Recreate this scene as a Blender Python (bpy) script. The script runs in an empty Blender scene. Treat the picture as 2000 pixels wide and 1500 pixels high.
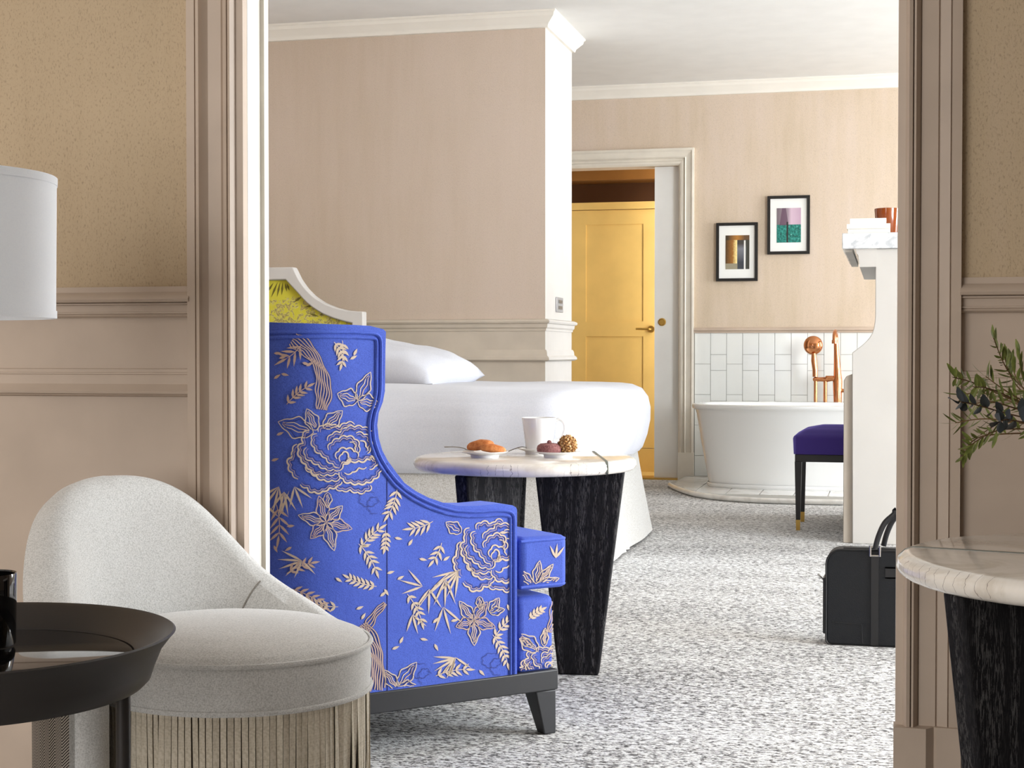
import bpy, bmesh, math, random
from mathutils import Vector, Matrix, noise
random.seed(7)
S = bpy.context.scene
COL = S.collection
PI = math.pi
def V(*a): return Vector(a)

# ---------------------------------------------------------------- camera, world, lights, exposure
F, HOR, VPX, CZ = 3000., 688., 1740., .88
PIT = math.atan((750-HOR)/F); YAW = math.atan((VPX-1000)/F*math.cos(PIT))
cam = bpy.data.cameras.new('camera'); co = bpy.data.objects.new('camera', cam); COL.objects.link(co)
cam.sensor_width = 36; cam.lens = F/2000*36; cam.clip_start = .05
co.location = (0, 0, CZ); co.rotation_euler = (PI/2-PIT, 0, YAW); S.camera = co

W = bpy.data.worlds.new('daylight'); S.world = W; W.use_nodes = True
W.node_tree.nodes['Background'].inputs[0].default_value = (.75, .86, 1, 1)
W.node_tree.nodes['Background'].inputs[1].default_value = .6
S.view_settings.view_transform = 'Standard'; S.view_settings.look = 'None'
S.view_settings.exposure = 0.13; S.view_settings.gamma = 1; S.view_settings.use_curve_mapping = False

def area(name, loc, target, sx, sy, power, col, spread=180):
    l = bpy.data.lights.new(name, 'AREA'); l.shape = 'RECTANGLE'; l.size = sx; l.size_y = sy
    l.energy = power; l.color = col; l.spread = math.radians(spread)
    o = bpy.data.objects.new(name, l); COL.objects.link(o); o.location = loc
    o.rotation_euler = (V(*target)-V(*loc)).to_track_quat('-Z', 'Y').to_euler()
    return o
# daylight entering by the tall windows of the right wall (bedroom, bath) and the window behind the camera
area('daylight_bedroom', (4.3, 4.1, 1.5), (-5, 4.1, 1.2), 2.5, 2.3, 390, (.89, .945, 1))
area('daylight_bath', (4.3, 9.1, 1.5), (-5, 9.1, 1.3), 1.7, 2.2, 250, (.93, .965, 1))
area('daylight_salon', (-2.2, -1.45, 1.35), (-2.2, 5, 1.1), 2.2, 2.1, 80, (1, .98, .96))
area('fill_vestibule', (-1.3, 10.9, 1.35), (-2.1, 11.2, 1.25), .25, 2.0, 12, (1, .97, .92))  # unseen fill light added beside the pocket door to brighten the yellow door

# ---------------------------------------------------------------- pixel -> room helpers (reference measurements)
def ray(px, py):
    a = (px-1000)/F; c = (750-py)/F
    y = math.cos(PIT)+c*math.sin(PIT); z = -math.sin(PIT)+c*math.cos(PIT)
    return V(a*math.cos(YAW)-y*math.sin(YAW), a*math.sin(YAW)+y*math.cos(YAW), z)
def oy(px, py, Y): d = ray(px, py); return V(0, 0, CZ)+d*(Y/d.y)
def oz(px, py, Z): d = ray(px, py); return V(0, 0, CZ)+d*((Z-CZ)/d.z)
def ox(px, py, X): d = ray(px, py); return V(0, 0, CZ)+d*(X/d.x)
def oplane(px, py, p, n):
    d = ray(px, py); o = V(0, 0, CZ); return o+d*((p-o).dot(n)/d.dot(n))
CY, SY = math.cos(YAW), math.sin(YAW)
def cam2(l, z): return V(l*CY-z*SY, l*SY+z*CY, 0)       # camera lateral / depth -> room
def camdir(l, z): return V(l*CY-z*SY, l*SY+z*CY, 0)

# ---------------------------------------------------------------- object helpers
WORLD = {}
def link(o, parent=None):
    COL.objects.link(o)
    if parent: o.parent = parent
    return o
def thing(name, label, cat, loc, group=None, rotz=0):
    o = bpy.data.objects.new(name, None); COL.objects.link(o); o.empty_display_size = .05
    o.location = loc; o.rotation_euler = (0, 0, rotz)
    o['label'] = label; o['category'] = cat
    if group: o['group'] = group
    WORLD[o.name] = Matrix.Translation(V(*loc)) @ Matrix.Rotation(rotz, 4, 'Z')
    return o
def smooth_angle(me, ang=40):
    for p in me.polygons: p.use_smooth = True
    me.set_sharp_from_angle(angle=math.radians(ang))
def obj(name, bm, mat, parent=None, ang=40, label=None, local=False):
    """Link a bmesh given in room coordinates as one mesh object (origin at its base or at its parent's)."""
    bmesh.ops.recalc_face_normals(bm, faces=bm.faces)
    me = bpy.data.meshes.new(name)
    if parent and not local:
        bm.transform(WORLD[parent.name].inverted())
    o = bpy.data.objects.new(name, me)
    if parent is None and not local:
        xs = [v.co for v in bm.verts]
        c = V((min(v.x for v in xs)+max(v.x for v in xs))/2, (min(v.y for v in xs)+max(v.y for v in xs))/2, min(v.z for v in xs))
        bm.transform(Matrix.Translation(-c)); o.location = c; WORLD[o.name] = Matrix.Translation(c)
    bm.to_mesh(me); bm.free()
    smooth_angle(me, ang)
    for m in (mat if isinstance(mat, (list, tuple)) else [mat]): me.materials.append(m)
    link(o, parent)
    if parent is not None:
        WORLD[o.name] = WORLD[parent.name].copy()
    if label: o['label'] = label
    return o
def tag(o, label, cat, group=None):
    o['label'] = label; o['category'] = cat
    if group: o['group'] = group
    return o
def struct(o, label=None):
    o['kind'] = 'structure'
    if label: o['label'] = label
    return o
def bevel(o, w, seg=2, ang=30):
    m = o.modifiers.new('bevel', 'BEVEL'); m.width = w; m.segments = seg; m.limit_method = 'ANGLE'
    m.angle_limit = math.radians(ang); m.harden_normals = False
    return o
NB = bmesh.new
def box(bm, x0, x1, y0, y1, z0, z1, mi=0):
    vs = [bm.verts.new((x, y, z)) for z in (z0, z1) for x, y in ((x0, y0), (x1, y0), (x1, y1), (x0, y1))]
    for f in ((3, 2, 1, 0), (4, 5, 6, 7), (0, 1, 5, 4), (1, 2, 6, 5), (2, 3, 7, 6), (3, 0, 4, 7)):
        bm.faces.new([vs[i] for i in f]).material_index = mi
    return bm
def prism(bm, poly, f0, f1, mi=0):
    """poly: list of 2-tuples; f0/f1 map a 2-tuple to the 3D point of each end."""
    a = [bm.verts.new(f0(p)) for p in poly]; b = [bm.verts.new(f1(p)) for p in poly]
    n = len(poly)
    bm.faces.new(a[::-1]).material_index = mi; bm.faces.new(b).material_index = mi
    for i in range(n): bm.faces.new((a[i], a[(i+1) % n], b[(i+1) % n], b[i])).material_index = mi
    return bm
def lathe(bm, prof, c, seg=48, a0=0, a1=2*PI, sx=1, sy=1, cap=False):
    full = abs(a1-a0-2*PI) < 1e-6
    rows = []
    for r, z in prof:
        if r < 1e-6 and full: rows.append([bm.verts.new((c[0], c[1], c[2]+z))]); continue
        rows.append([bm.verts.new((c[0]+sx*r*math.cos(a0+(a1-a0)*i/seg), c[1]+sy*r*math.sin(a0+(a1-a0)*i/seg), c[2]+z)) for i in range(seg if full else seg+1)])
    for A, B in zip(rows, rows[1:]):
        n = max(len(A), len(B)); m = n if full else n-1
        for i in range(m):
            j = (i+1) % n
            if len(A) == 1 and len(B) == 1: continue
            if len(A) == 1: bm.faces.new((A[0], B[j], B[i]))
            elif len(B) == 1: bm.faces.new((A[i], A[j], B[0]))
            else: bm.faces.new((A[i], A[j], B[j], B[i]))
    return bm
def tube(bm, pts, r, seg=8, closed=False, cap=True):
    pts = [V(*p) for p in pts]; n = len(pts)
    rr = r if isinstance(r, (list, tuple)) else [r]*n
    up = None; rings = []
    for i, p in enumerate(pts):
        a = pts[(i-1) % n] if (closed or i > 0) else p
        b = pts[(i+1) % n] if (closed or i < n-1) else p
        t = (b-a).normalized()
        if up is None:
            up = V(0, 0, 1) if abs(t.z) < .9 else V(1, 0, 0)
        s = t.cross(up)
        if s.length < 1e-5: s = t.cross(V(.3, 1, .2))
        s.normalize(); up = s.cross(t).normalized()
        rings.append([bm.verts.new(p+(s*math.cos(2*PI*k/seg)+up*math.sin(2*PI*k/seg))*rr[i]) for k in range(seg)])
    m = n if closed else n-1
    for i in range(m):
        A, B = rings[i], rings[(i+1) % n]
        for k in range(seg): bm.faces.new((A[k], A[(k+1) % seg], B[(k+1) % seg], B[k]))
    if cap and not closed:
        bm.faces.new(rings[0][::-1]); bm.faces.new(rings[-1])
    return bm
def grid(bm, fn, nu, nv, cu=False, cv=False):
    R = [[bm.verts.new(fn(i/nu, j/nv)) for j in range(nv if cv else nv+1)] for i in range(nu if cu else nu+1)]
    for i in range(nu):
        for j in range(nv):
            i2 = (i+1) % len(R); j2 = (j+1) % len(R[0])
            bm.faces.new((R[i][j], R[i2][j], R[i2][j2], R[i][j2]))
    return R
def interp(x, tab):
    if x <= tab[0][0]: return tab[0][1]
    for (a, b), (c, d) in zip(tab, tab[1:]):
        if x <= c:
            t = (x-a)/(c-a); return b+(d-b)*t
    return tab[-1][1]
def smoothline(pts, n=8, closed=False):
    """Catmull-Rom through 2D/3D points."""
    P = [Vector(p) for p in pts]; out = []
    N = len(P)
    for i in range(N if closed else N-1):
        p0 = P[(i-1) % N] if (closed or i > 0) else P[i]
        p1, p2 = P[i], P[(i+1) % N]
        p3 = P[(i+2) % N] if (closed or i < N-2) else P[i+1]
        for k in range(n):
            t = k/n
            out.append(.5*((2*p1)+(p2-p0)*t+(2*p0-5*p1+4*p2-p3)*t*t+(3*p1-p0-3*p2+p3)*t**3))
    if not closed: out.append(P[-1])
    return out

# ---------------------------------------------------------------- materials (all procedural)
def srgb(r, g, b):
    f = lambda c: (c/255/12.92) if c/255 <= .04045 else ((c/255+.055)/1.055)**2.4
    return (f(r), f(g), f(b), 1)
class M:
    def __init__(s, name, col=(200, 200, 200), rough=.5, metal=0, spec=.5, sheen=0, coat=0, trans=0):
        s.m = bpy.data.materials.new(name); s.m.use_nodes = True
        s.t = s.m.node_tree; s.b = s.t.nodes['Principled BSDF']
        s.set('Base Color', srgb(*col)); s.set('Roughness', rough); s.set('Metallic', metal)
        s.set('Specular IOR Level', spec); s.set('Sheen Weight', sheen); s.set('Coat Weight', coat)
        s.set('Transmission Weight', trans)
        if sheen: s.set('Sheen Roughness', .45)
        s.co = None
    def set(s, k, v): s.b.inputs[k].default_value = v
    def n(s, typ, **kw):
        nd = s.t.nodes.new(typ)
        for k, v in kw.items():
            if k.startswith('_'): setattr(nd, k[1:], v)
            else:
                k2 = k.replace('__', ' ')
                nd.inputs[int(k2[1:]) if k2[0] == 'i' and k2[1:].isdigit() else k2].default_value = v
        return nd
    def l(s, a, b): s.t.links.new(a, b)
    def coords(s, scale=(1, 1, 1), rot=(0, 0, 0), kind='Object'):
        if s.co is None: s.co = s.n('ShaderNodeTexCoord')
        mp = s.n('ShaderNodeMapping'); mp.inputs['Scale'].default_value = scale; mp.inputs['Rotation'].default_value = rot
        s.l(s.co.outputs[kind], mp.inputs[0]); return mp.outputs[0]
    def noise(s, scale, detail=3, rough=.5, vec=None, dist=0):
        nd = s.n('ShaderNodeTexNoise', Scale=scale, Detail=detail, Roughness=rough, Distortion=dist)
        s.l(vec if vec is not None else s.coords(), nd.inputs['Vector']); return nd.outputs[0]
    def ramp(s, fac, stops):
        r = s.n('ShaderNodeValToRGB'); e = r.color_ramp.elements
        while len(e) < len(stops): e.new(.5)
        for el, (p, c) in zip(e, stops): el.position = p; el.color = srgb(*c) if len(c) == 3 else c
        s.l(fac, r.inputs[0]); return r.outputs[0]
    def math(s, op, a, b=None, c=None):
        nd = s.n('ShaderNodeMath', _operation=op)
        for i, x in enumerate((a, b, c)):
            if x is None: continue
            if hasattr(x, 'links'): s.l(x, nd.inputs[i])
            else: nd.inputs[i].default_value = x
        return nd.outputs[0]
    def mix(s, fac, a, b, blend='MIX'):
        nd = s.n('ShaderNodeMix', _data_type='RGBA', _blend_type=blend)
        for i, x in ((0, fac), (6, a), (7, b)):
            if hasattr(x, 'links'): s.l(x, nd.inputs[i])
            else: nd.inputs[i].default_value = (srgb(*x) if i > 0 and len(x) == 3 else x)
        return nd.outputs[2]
    def color(s, sock): s.l(sock, s.b.inputs['Base Color']); return s
    def bump(s, h, strength=.3, dist=.002):
        b = s.n('ShaderNodeBump', Strength=strength, Distance=dist); s.l(h, b.inputs['Height']); s.l(b.outputs[0], s.b.inputs['Normal']); return s
    def sep(s, vec):
        nd = s.n('ShaderNodeSeparateXYZ'); s.l(vec, nd.inputs[0]); return nd.outputs

def wallpaper(name, c0, c1, c2, streak=9, speck=.35):
    m = M(name, rough=.75, spec=.25)
    big = m.noise(.9, 3, .6, m.coords((1, 1, .5)))
    st = m.noise(14, 4, .65, m.coords((1, 1, .10)))
    base = m.ramp(m.math('ADD', m.math('MULTIPLY', big, .7), m.math('MULTIPLY', st, .3)), [(.34, c0), (.5, c1), (.66, c2)])
    fine = m.noise(330, 3, .65, m.coords((1, 1, .5)))
    sp = m.ramp(fine, [(.30, (150, 145, 140)), (.46, (255, 255, 255)), (1, (255, 255, 255))])
    m.color(m.mix(speck, base, sp, 'MULTIPLY'))
    m.bump(m.math('ADD', fine, m.math('MULTIPLY', st, .5)), .35, .002)
    return m.m
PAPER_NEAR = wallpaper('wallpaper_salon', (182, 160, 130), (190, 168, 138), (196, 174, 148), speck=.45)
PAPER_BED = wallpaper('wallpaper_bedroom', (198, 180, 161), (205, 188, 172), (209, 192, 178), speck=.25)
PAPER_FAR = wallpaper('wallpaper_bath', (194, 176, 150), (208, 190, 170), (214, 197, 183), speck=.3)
def paint(name, col, rough=.45, var=.06):
    m = M(name, col, rough, spec=.4)
    nz = m.noise(6, 3); k = tuple(int(c*(1-var)) for c in col)
    m.color(m.ramp(nz, [(.3, k), (.7, col)])); m.bump(m.noise(160, 2), .06, .001)
    return m.m
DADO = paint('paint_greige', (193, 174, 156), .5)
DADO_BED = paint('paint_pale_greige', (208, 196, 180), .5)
TRIM_FAR = paint('paint_warm_white', (226, 219, 205), .45)
WHITE = paint('paint_white', (214, 211, 207), .5, .02)
COVE = paint('paint_cornice', (236, 231, 221), .5, .02)
CEIL = paint('paint_ceiling', (236, 235, 232), .8, .02)
YELLOW = paint('paint_ochre_yellow', (236, 198, 118), .4, .04)
BROWN = paint('paint_dark_brown', (92, 56, 26), .6)
SLIDE = paint('paint_cool_white', (244, 244, 241), .45, .02)
VANW = paint('paint_vanity_white', (194, 191, 186), .4, .02)

def carpet():
    m = M('woven_carpet', rough=.95, spec=.1)
    vec = m.coords()
    wob = m.noise(40, 2, .5, vec)
    n1 = m.noise(62, 2, .75, m.coords((.9, 1.5, 1)), .4)
    n2 = m.noise(240, 2, .6, m.coords((.6, 1.3, 1)))
    xyz = m.sep(vec)
    rows = m.math('MULTIPLY', m.math('SINE', m.math('MULTIPLY', xyz[1], 520)), .035)
    band = m.noise(2.2, 2, .5, m.coords((.25, 1.6, 1)))
    f = m.math('ADD', m.math('ADD', m.math('MULTIPLY', n1, .62), m.math('MULTIPLY', n2, .38)), rows)
    f = m.math('ADD', f, m.math('MULTIPLY', m.math('SUBTRACT', band, .5), .10))
    c = m.ramp(f, [(.37, (78, 76, 76)), (.46, (124, 122, 121)), (.505, (208, 207, 205)), (.58, (232, 232, 231))])
    m.color(c); m.bump(f, .5, .006); return m.m
CARPET = carpet()

def fabric_blue():
    m = M('blue_embroidered_cloth', rough=.7, spec=.3, sheen=.25)
    nz = m.noise(420, 2, .6); lg = m.noise(5, 3, .6); mid = m.noise(38, 3, .65)
    a = m.ramp(lg, [(.3, (68, 90, 184)), (.7, (77, 102, 199))])
    b = m.mix(.35, a, m.ramp(nz, [(.35, (150, 150, 170)), (.6, (255, 255, 255))]), 'MULTIPLY')
    m.color(b); m.bump(m.math('ADD', m.math('MULTIPLY', nz, .4), mid), .3, .0035); m.set('Sheen Tint', srgb(150, 170, 255)); return m.m
BLUE = fabric_blue()
def plain_fabric(name, c0, c1, scale=500, sheen=.3, rough=.85, bump=.35, big=0.0):
    m = M(name, rough=rough, spec=.2, sheen=sheen)
    a = m.noise(scale, 2, .6, m.coords((1, 1, .5))); b = m.noise(scale, 2, .6, m.coords((.5, .5, 1.2)))
    f = m.math('MULTIPLY', m.math('ADD', a, b), .5)
    if big: f = m.math('ADD', f, m.math('MULTIPLY', m.math('SUBTRACT', m.noise(22, 4, .7), .5), big))
    m.color(m.ramp(f, [(.36, c0), (.58, c1)])); m.bump(f, bump, .0012); return m.m
GREYFAB = plain_fabric('pale_grey_chenille', (182, 180, 175), (222, 220, 216), 620, .35, big=.10)
FRINGE = plain_fabric('taupe_suede', (186, 174, 152), (214, 203, 184), 260, .15); DRUM = M('fringe_gap_shade', (84, 76, 64), .9).m  # shade between the fringe strips, put into the drum's dark colour
LINEN = plain_fabric('linen_skirt', (178, 175, 168), (218, 218, 216), 330, .1)
BEDWHITE = plain_fabric('white_bed_linen', (208, 211, 220), (218, 220, 228), 300, .1, bump=.08)
def herring():
    m = M('herringbone_tweed', rough=.9, spec=.1)
    x, y, z = m.sep(m.coords(kind='UV'))[:3]
    t = m.math('PINGPONG', m.math('MULTIPLY', x, 55), 1.0)
    s = m.math('FRACT', m.math('ADD', m.math('MULTIPLY', y, 210), m.math('MULTIPLY', t, 3.2)))
    m.color(m.ramp(s, [(.45, (44, 40, 38)), (.55, (170, 160, 148))])); return m.m
HERR = herring()
THREAD = M('cream_thread', (200, 180, 158), .6, spec=.3, sheen=.2).m
THREAD2 = M('rosy_beige_thread', (186, 158, 142), .6, spec=.3, sheen=.2).m
THREADN = M('navy_thread', (38, 44, 112), .7).m

def blackwood():
    m = M('black_brushed_oak', rough=.65, spec=.08)
    v = m.coords((1, 1, .09))
    w = m.n('ShaderNodeTexWave', Scale=9, Distortion=9, Detail=4, _bands_direction='X'); w.inputs['Detail Scale'].default_value = 1.6
    m.l(m.coords((1, 1, .16)), w.inputs[0])
    n1 = m.noise(520, 3, .7, v)
    f = m.math('MULTIPLY', m.math('GREATER_THAN', n1, .53), m.ramp(w.outputs[1], [(.15, (110, 110, 110)), (.85, (255, 255, 255))]))
    f = m.math('MULTIPLY', f, m.noise(60, 2, .5, v))
    m.color(m.mix(f, (28, 27, 29), (104, 102, 101))); m.bump(n1, .2, .001); return m.m
OAK = blackwood()
BLACKLAC = M('black_lacquer', (38, 38, 40), .45).m
BLACKLEG = M('black_wood', (17, 15, 15), .4).m
def marble(name, base, vein, cracks=True, sc=7):
    m = M(name, rough=.16, spec=.5, coat=.3)
    v = m.coords()
    nz = m.n('ShaderNodeTexNoise', Scale=sc, Detail=8, Roughness=.62, Distortion=1.6); m.l(v, nz.inputs['Vector'])
    b = m.ramp(nz.outputs[0], [(.38, vein), (.5, base), (.75, tuple(min(255, c+10) for c in base))])
    if cracks:
        x, y, z = m.sep(v)[:3]
        ang = m.math('ARCTAN2', y, x); rad = m.math('SQRT', m.math('ADD', m.math('MULTIPLY', x, x), m.math('MULTIPLY', y, y)))
        wob = m.noise(30, 3, .6, v)
        fr = m.math('FRACT', m.math('ADD', m.math('MULTIPLY', ang, 15), m.math('MULTIPLY', wob, 1.6)))
        line = m.math('LESS_THAN', fr, .05)
        rim = m.math('GREATER_THAN', m.math('ADD', rad, m.math('MULTIPLY', m.noise(26, 2), .05)), .318)
        pat = m.math('GREATER_THAN', m.noise(6, 1, .5, v), .45)
        f = m.math('MULTIPLY', m.math('MULTIPLY', line, rim), m.math('MULTIPLY', pat, .7))
        b = m.mix(f, b, (120, 105, 98))
    m.color(b); return m.m
MARBLE = marble('cream_marble', (234, 227, 217), (218, 209, 196))
MARBLEG = marble('white_grey_marble', (226, 228, 229), (186, 190, 194), False, 14)
PLATFORM = marble('pale_stone', (240, 238, 233), (226, 222, 215), False, 5)
CERAM = M('white_ceramic', (240, 240, 239), .12, coat=.4).m
ENAMEL = M('white_enamel', (236, 237, 236), .14, coat=.5).m
TILE = M('white_glazed_tile', (228, 230, 226), .12, coat=.4).m
GROUT = M('grey_grout', (168, 166, 160), .9).m
COPPER = M('polished_copper', (206, 140, 96), .16, 1).m
BRASS = M('brass', (204, 168, 92), .3, 1).m
STEEL = M('steel', (170, 168, 165), .25, 1).m
SWITCHM = M('brushed_nickel', (176, 176, 178), .4, .4).m
PURPLE = M('violet_velvet', (54, 34, 118), .8, sheen=.7); PURPLE.set('Sheen Tint', srgb(150, 140, 255)); PURPLE.bump(PURPLE.noise(600), .2, .001); PURPLE = PURPLE.m
def leather():
    m = M('black_grained_leather', (20, 23, 27), .5, spec=.3)
    vo = m.n('ShaderNodeTexVoronoi', Scale=420); m.l(m.coords(), vo.inputs[0]); m.bump(vo.outputs[0], .4, .001); return m.m
LEATHER = leather()
LEATHER2 = M('black_smooth_leather', (18, 19, 22), .42).m
TRAYM = M('dark_bronze_metal', (44, 39, 36), .38, .3).m
BLACKGLASS = M('black_glass', (9, 8, 8), .05, spec=.6, coat=.5).m
SHADE = plain_fabric('white_lamp_linen', (244, 246, 250), (248, 250, 253), 500, .1, bump=.03)
AMBER = M('amber_glass', (158, 74, 18), .1, spec=.5, coat=.3, trans=.35).m
PAPERW = M('book_cream_cover', (238, 234, 222), .6).m
PAGES = M('book_pages', (228, 224, 212), .8).m
MATW = M('picture_mount', (234, 234, 230), .8).m
FRAMEB = M('black_frame', (16, 14, 14), .35).m
LEAFG = M('leaf_green', (92, 112, 40), .5); LEAFG.color(LEAFG.ramp(LEAFG.noise(30), [(.35, (76, 92, 38)), (.65, (146, 150, 70))])); LEAFG = LEAFG.m
LEAFD = M('eucalyptus_dark', (44, 50, 52), .5).m
STEM = M('brown_stem', (112, 84, 52), .6).m
def pastry(name, c0, c1, sc, bump):
    m = M(name, rough=.6, spec=.3); nz = m.noise(sc, 4, .7)
    m.color(m.ramp(nz, [(.35, c0), (.65, c1)])); m.bump(nz, bump, .004); return m.m
FINAN = pastry('golden_sponge', (176, 92, 40), (226, 150, 86), 60, .3)
BERRY = pastry('berry_cake', (112, 62, 62), (168, 116, 112), 240, .6)
NUTS = [pastry('chopped_nut_%d' % i, a, b, 90, .4) for i, (a, b) in enumerate([((170, 120, 62), (216, 172, 112)), ((120, 76, 38), (176, 128, 76)), ((198, 160, 108), (232, 204, 158))])]
def toile():
    m = M('yellow_toile', rough=.8)
    nz = m.noise(11, 5, .7, None, 1.2); n2 = m.noise(34, 4, .7, None, .8)
    z = m.sep(m.coords())[2]
    lo = m.math('LESS_THAN', m.math('ADD', z, m.math('MULTIPLY', nz, .16)), 1.24)
    ink = m.math('MULTIPLY', lo, m.math('GREATER_THAN', n2, .5))
    c = m.mix(ink, (214, 206, 66), m.ramp(n2, [(.5, (226, 214, 150)), (.56, (128, 118, 52)), (.62, (214, 196, 120)), (.7, (150, 132, 70))]))
    m.color(c); return m.m
TOILE = toile()
INK = M('olive_ink', (112, 104, 36), .8).m

# ================================================================ ROOM SHELL
H = 2.722
YN0, YN1 = 2.75, 2.83            # wall with the opening
XL, XR = -1.201, .0105           # its opening
YF = 10.55                       # far (bath) wall
YA0, YA1, XA = 8.15, 8.86, oy(1065, 400, 8.15).x
XW = 4.2; XLW = -4.1
struct(obj('floor', box(NB(), XLW-.3, XW+.3, -1.6, YF+.02, -.1, 0), CARPET), 'mottled grey and white woven carpet')
struct(obj('ceiling', box(NB(), XLW-.3, XW+.3, -1.6, 12.2, H, H+.1), CEIL), 'plain white ceiling')

def wall_pieces(rects, y0, y1, zs, mats):
    bm = NB()
    for x0, x1, z0, z1, mi in rects: box(bm, x0, x1, y0, y1, z0, z1, mi)
    return bm
ZR = .955
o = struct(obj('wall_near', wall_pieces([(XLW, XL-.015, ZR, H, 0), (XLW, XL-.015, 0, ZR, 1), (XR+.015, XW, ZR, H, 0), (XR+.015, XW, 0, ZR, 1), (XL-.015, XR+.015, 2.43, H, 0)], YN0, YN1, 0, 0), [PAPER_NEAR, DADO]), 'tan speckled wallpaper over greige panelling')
def sweep_x(prof, x0, x1, y, sgn=-1):
    """moulding along X; prof (out, z): 'out' towards the viewer"""
    return prism(NB(), prof, lambda p: (x0, y+sgn*p[0], p[1]), lambda p: (x1, y+sgn*p[0], p[1]))
def railA(z0, z1):      # chair rail, top first: thin board, ovolo, fillet, flat, two beads
    h = z1-z0
    q = lambda t: z1-h*t
    return [(0, q(0)), (.006, q(0)), (.008, q(.18)), (.014, q(.22)), (.024, q(.34)), (.027, q(.42)), (.024, q(.5)), (.012, q(.53)), (.016, q(.54)), (.016, q(.585)), (.009, q(.60)), (.009, q(.82)), (.012, q(.83)), (.012, q(.87)), (.008, q(.88)), (.009, q(.91)), (.011, q(.95)), (.005, q(1)), (0, q(1))]
def railB(z0, z1):
    h = z1-z0
    q = lambda t: z1-h*t
    return [(0, q(0)), (.005, q(.02)), (.005, q(.14)), (.008, q(.15)), (.008, q(.2)), (.006, q(.22)), (.008, q(.55)), (.014, q(.68)), (.020, q(.8)), (.018, q(.89)), (.009, q(.91)), (.011, q(.96)), (.004, q(1)), (0, q(1))]
CASW = .117
k = 1
def trim(bm, mat, label=None):
    global k
    o = struct(obj('trim_%d' % k, bm, mat, ang=25), label); k += 1; return o
zA1, zA0 = oy(340, 559.5, YN0).z, oy(340, 620, YN0).z
zB1, zB0 = oy(340, 720, YN0).z, oy(340, 775, YN0).z
for x0, x1, sd in ((XLW, XL-CASW+.004, 'left'), (XR+.1035, XW, 'right')):
    trim(sweep_x(railA(zA0, zA1), x0, x1, YN0), DADO, 'greige chair rail %s of the opening' % sd)
    trim(sweep_x(railB(zB0, zB1), x0, x1, YN0), DADO, 'lower greige dado moulding %s of the opening' % sd)
    struct(obj('baseboard_near_'+sd, sweep_x([(0, 0), (.018, 0), (.018, .16), (.014, .165), (.016, .19), (.006, .205), (0, .21)], x0, x1, YN0), DADO))
# casing profile (t from outer edge 0..1, depth towards viewer); from the photograph's vertical bands
cp = [(0, 0), (0, .022), (.15, .024), (.16, .018), (.18, .026), (.24, .028), (.27, .022), (.30, .030), (.34, .022), (.37, .018), (.6, .018), (.62, .015), (.66, .018), (.70, .030), (.755, .034), (.77, .024), (.785, .036), (.83, .038), (.865, .030), (.875, .022), (1, .022), (1, 0)]
PL = .236
def casing(xo, xi, y, z0, z1, sc=1., prof=cp): return prism(NB(), prof, lambda p: (xo+(xi-xo)*p[0], y-p[1]*sc, z0), lambda p: (xo+(xi-xo)*p[0], y-p[1]*sc, z1))
trim(casing(XL-CASW, XL, YN0, PL, 2.5), DADO, 'moulded greige casing left of the opening')
cpr = [(0, 0), (0, .022), (.155, .023), (.165, .018), (.18, .022), (.34, .019), (.35, .016), (.37, .02), (.63, .02), (.635, .016), (.66, .024), (.72, .036), (.75, .036), (.76, .027), (.775, .036), (.83, .038), (.87, .026), (.88, .022), (1, .02), (1, 0)]
trim(casing(XR+.1055, XR, YN0, PL, 2.5, 1.0, cpr), DADO, 'moulded greige casing right of the opening')
for xo, xi, sd in ((XL-CASW-.003, XL+.003, 'left'), (XR+.109, XR-.003, 'right')):
    w = xi-xo
    bm = prism(NB(), [(0, 0), (0, .030), (.36, .030), (.40, .026), (.52, .044), (1, .044), (1, 0)], lambda p: (xo+w*p[0], YN0-p[1], 0), lambda p: (xo+w*p[0], YN0-p[1], PL))
    trim(bm, DADO, 'plinth block under the %s casing' % sd)
# reveals: stepped jamb lining with stop
def reveal(x, s, sd):
    poly = [(0, -.001), (.0, .0605), (.0085, .0615), (.0085, .082), (-.014, .082), (-.014, -.001)] if s > 0 else [(0, -.001), (0, .082), (-.014, .082), (-.014, -.001)]
    return trim(prism(NB(), poly, lambda p: (x+s*p[0], YN0+p[1], 0), lambda p: (x+s*p[0], YN0+p[1], 2.45)), TRIM_FAR, '%s jamb lining of the wide opening' % sd)
reveal(XL, 1, 'left'); reveal(XR, -1, 'right')
trim(box(NB(), XL, XR, YN0-.01, YN1+.015, 2.38, 2.42), TRIM_FAR, 'head lining of the wide opening')

# other walls
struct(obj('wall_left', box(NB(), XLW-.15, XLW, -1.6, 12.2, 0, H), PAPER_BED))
def wall_with_windows():
    bm = NB(); ys = [-1.6, 2.85, 5.35, 8.2, 10.0, 12.2]
    for i in range(0, 5, 2): box(bm, XW, XW+.3, ys[i], ys[i+1], 0, H)
    for a, b in ((2.85, 5.35), (8.2, 10.0)): box(bm, XW, XW+.3, a, b, 0, .35); box(bm, XW, XW+.3, a, b, 2.62, H)
    return bm
struct(obj('wall_right', wall_with_windows(), PAPER_BED))
bm = NB(); box(bm, XLW, -3.35, -1.6, -1.35, 0, H); box(bm, -1.05, XW, -1.6, -1.35, 0, H); box(bm, -3.35, -1.05, -1.6, -1.35, 0, .25); box(bm, -3.35, -1.05, -1.6, -1.35, 2.45, H)
struct(obj('wall_behind', bm, PAPER_NEAR))
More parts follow.
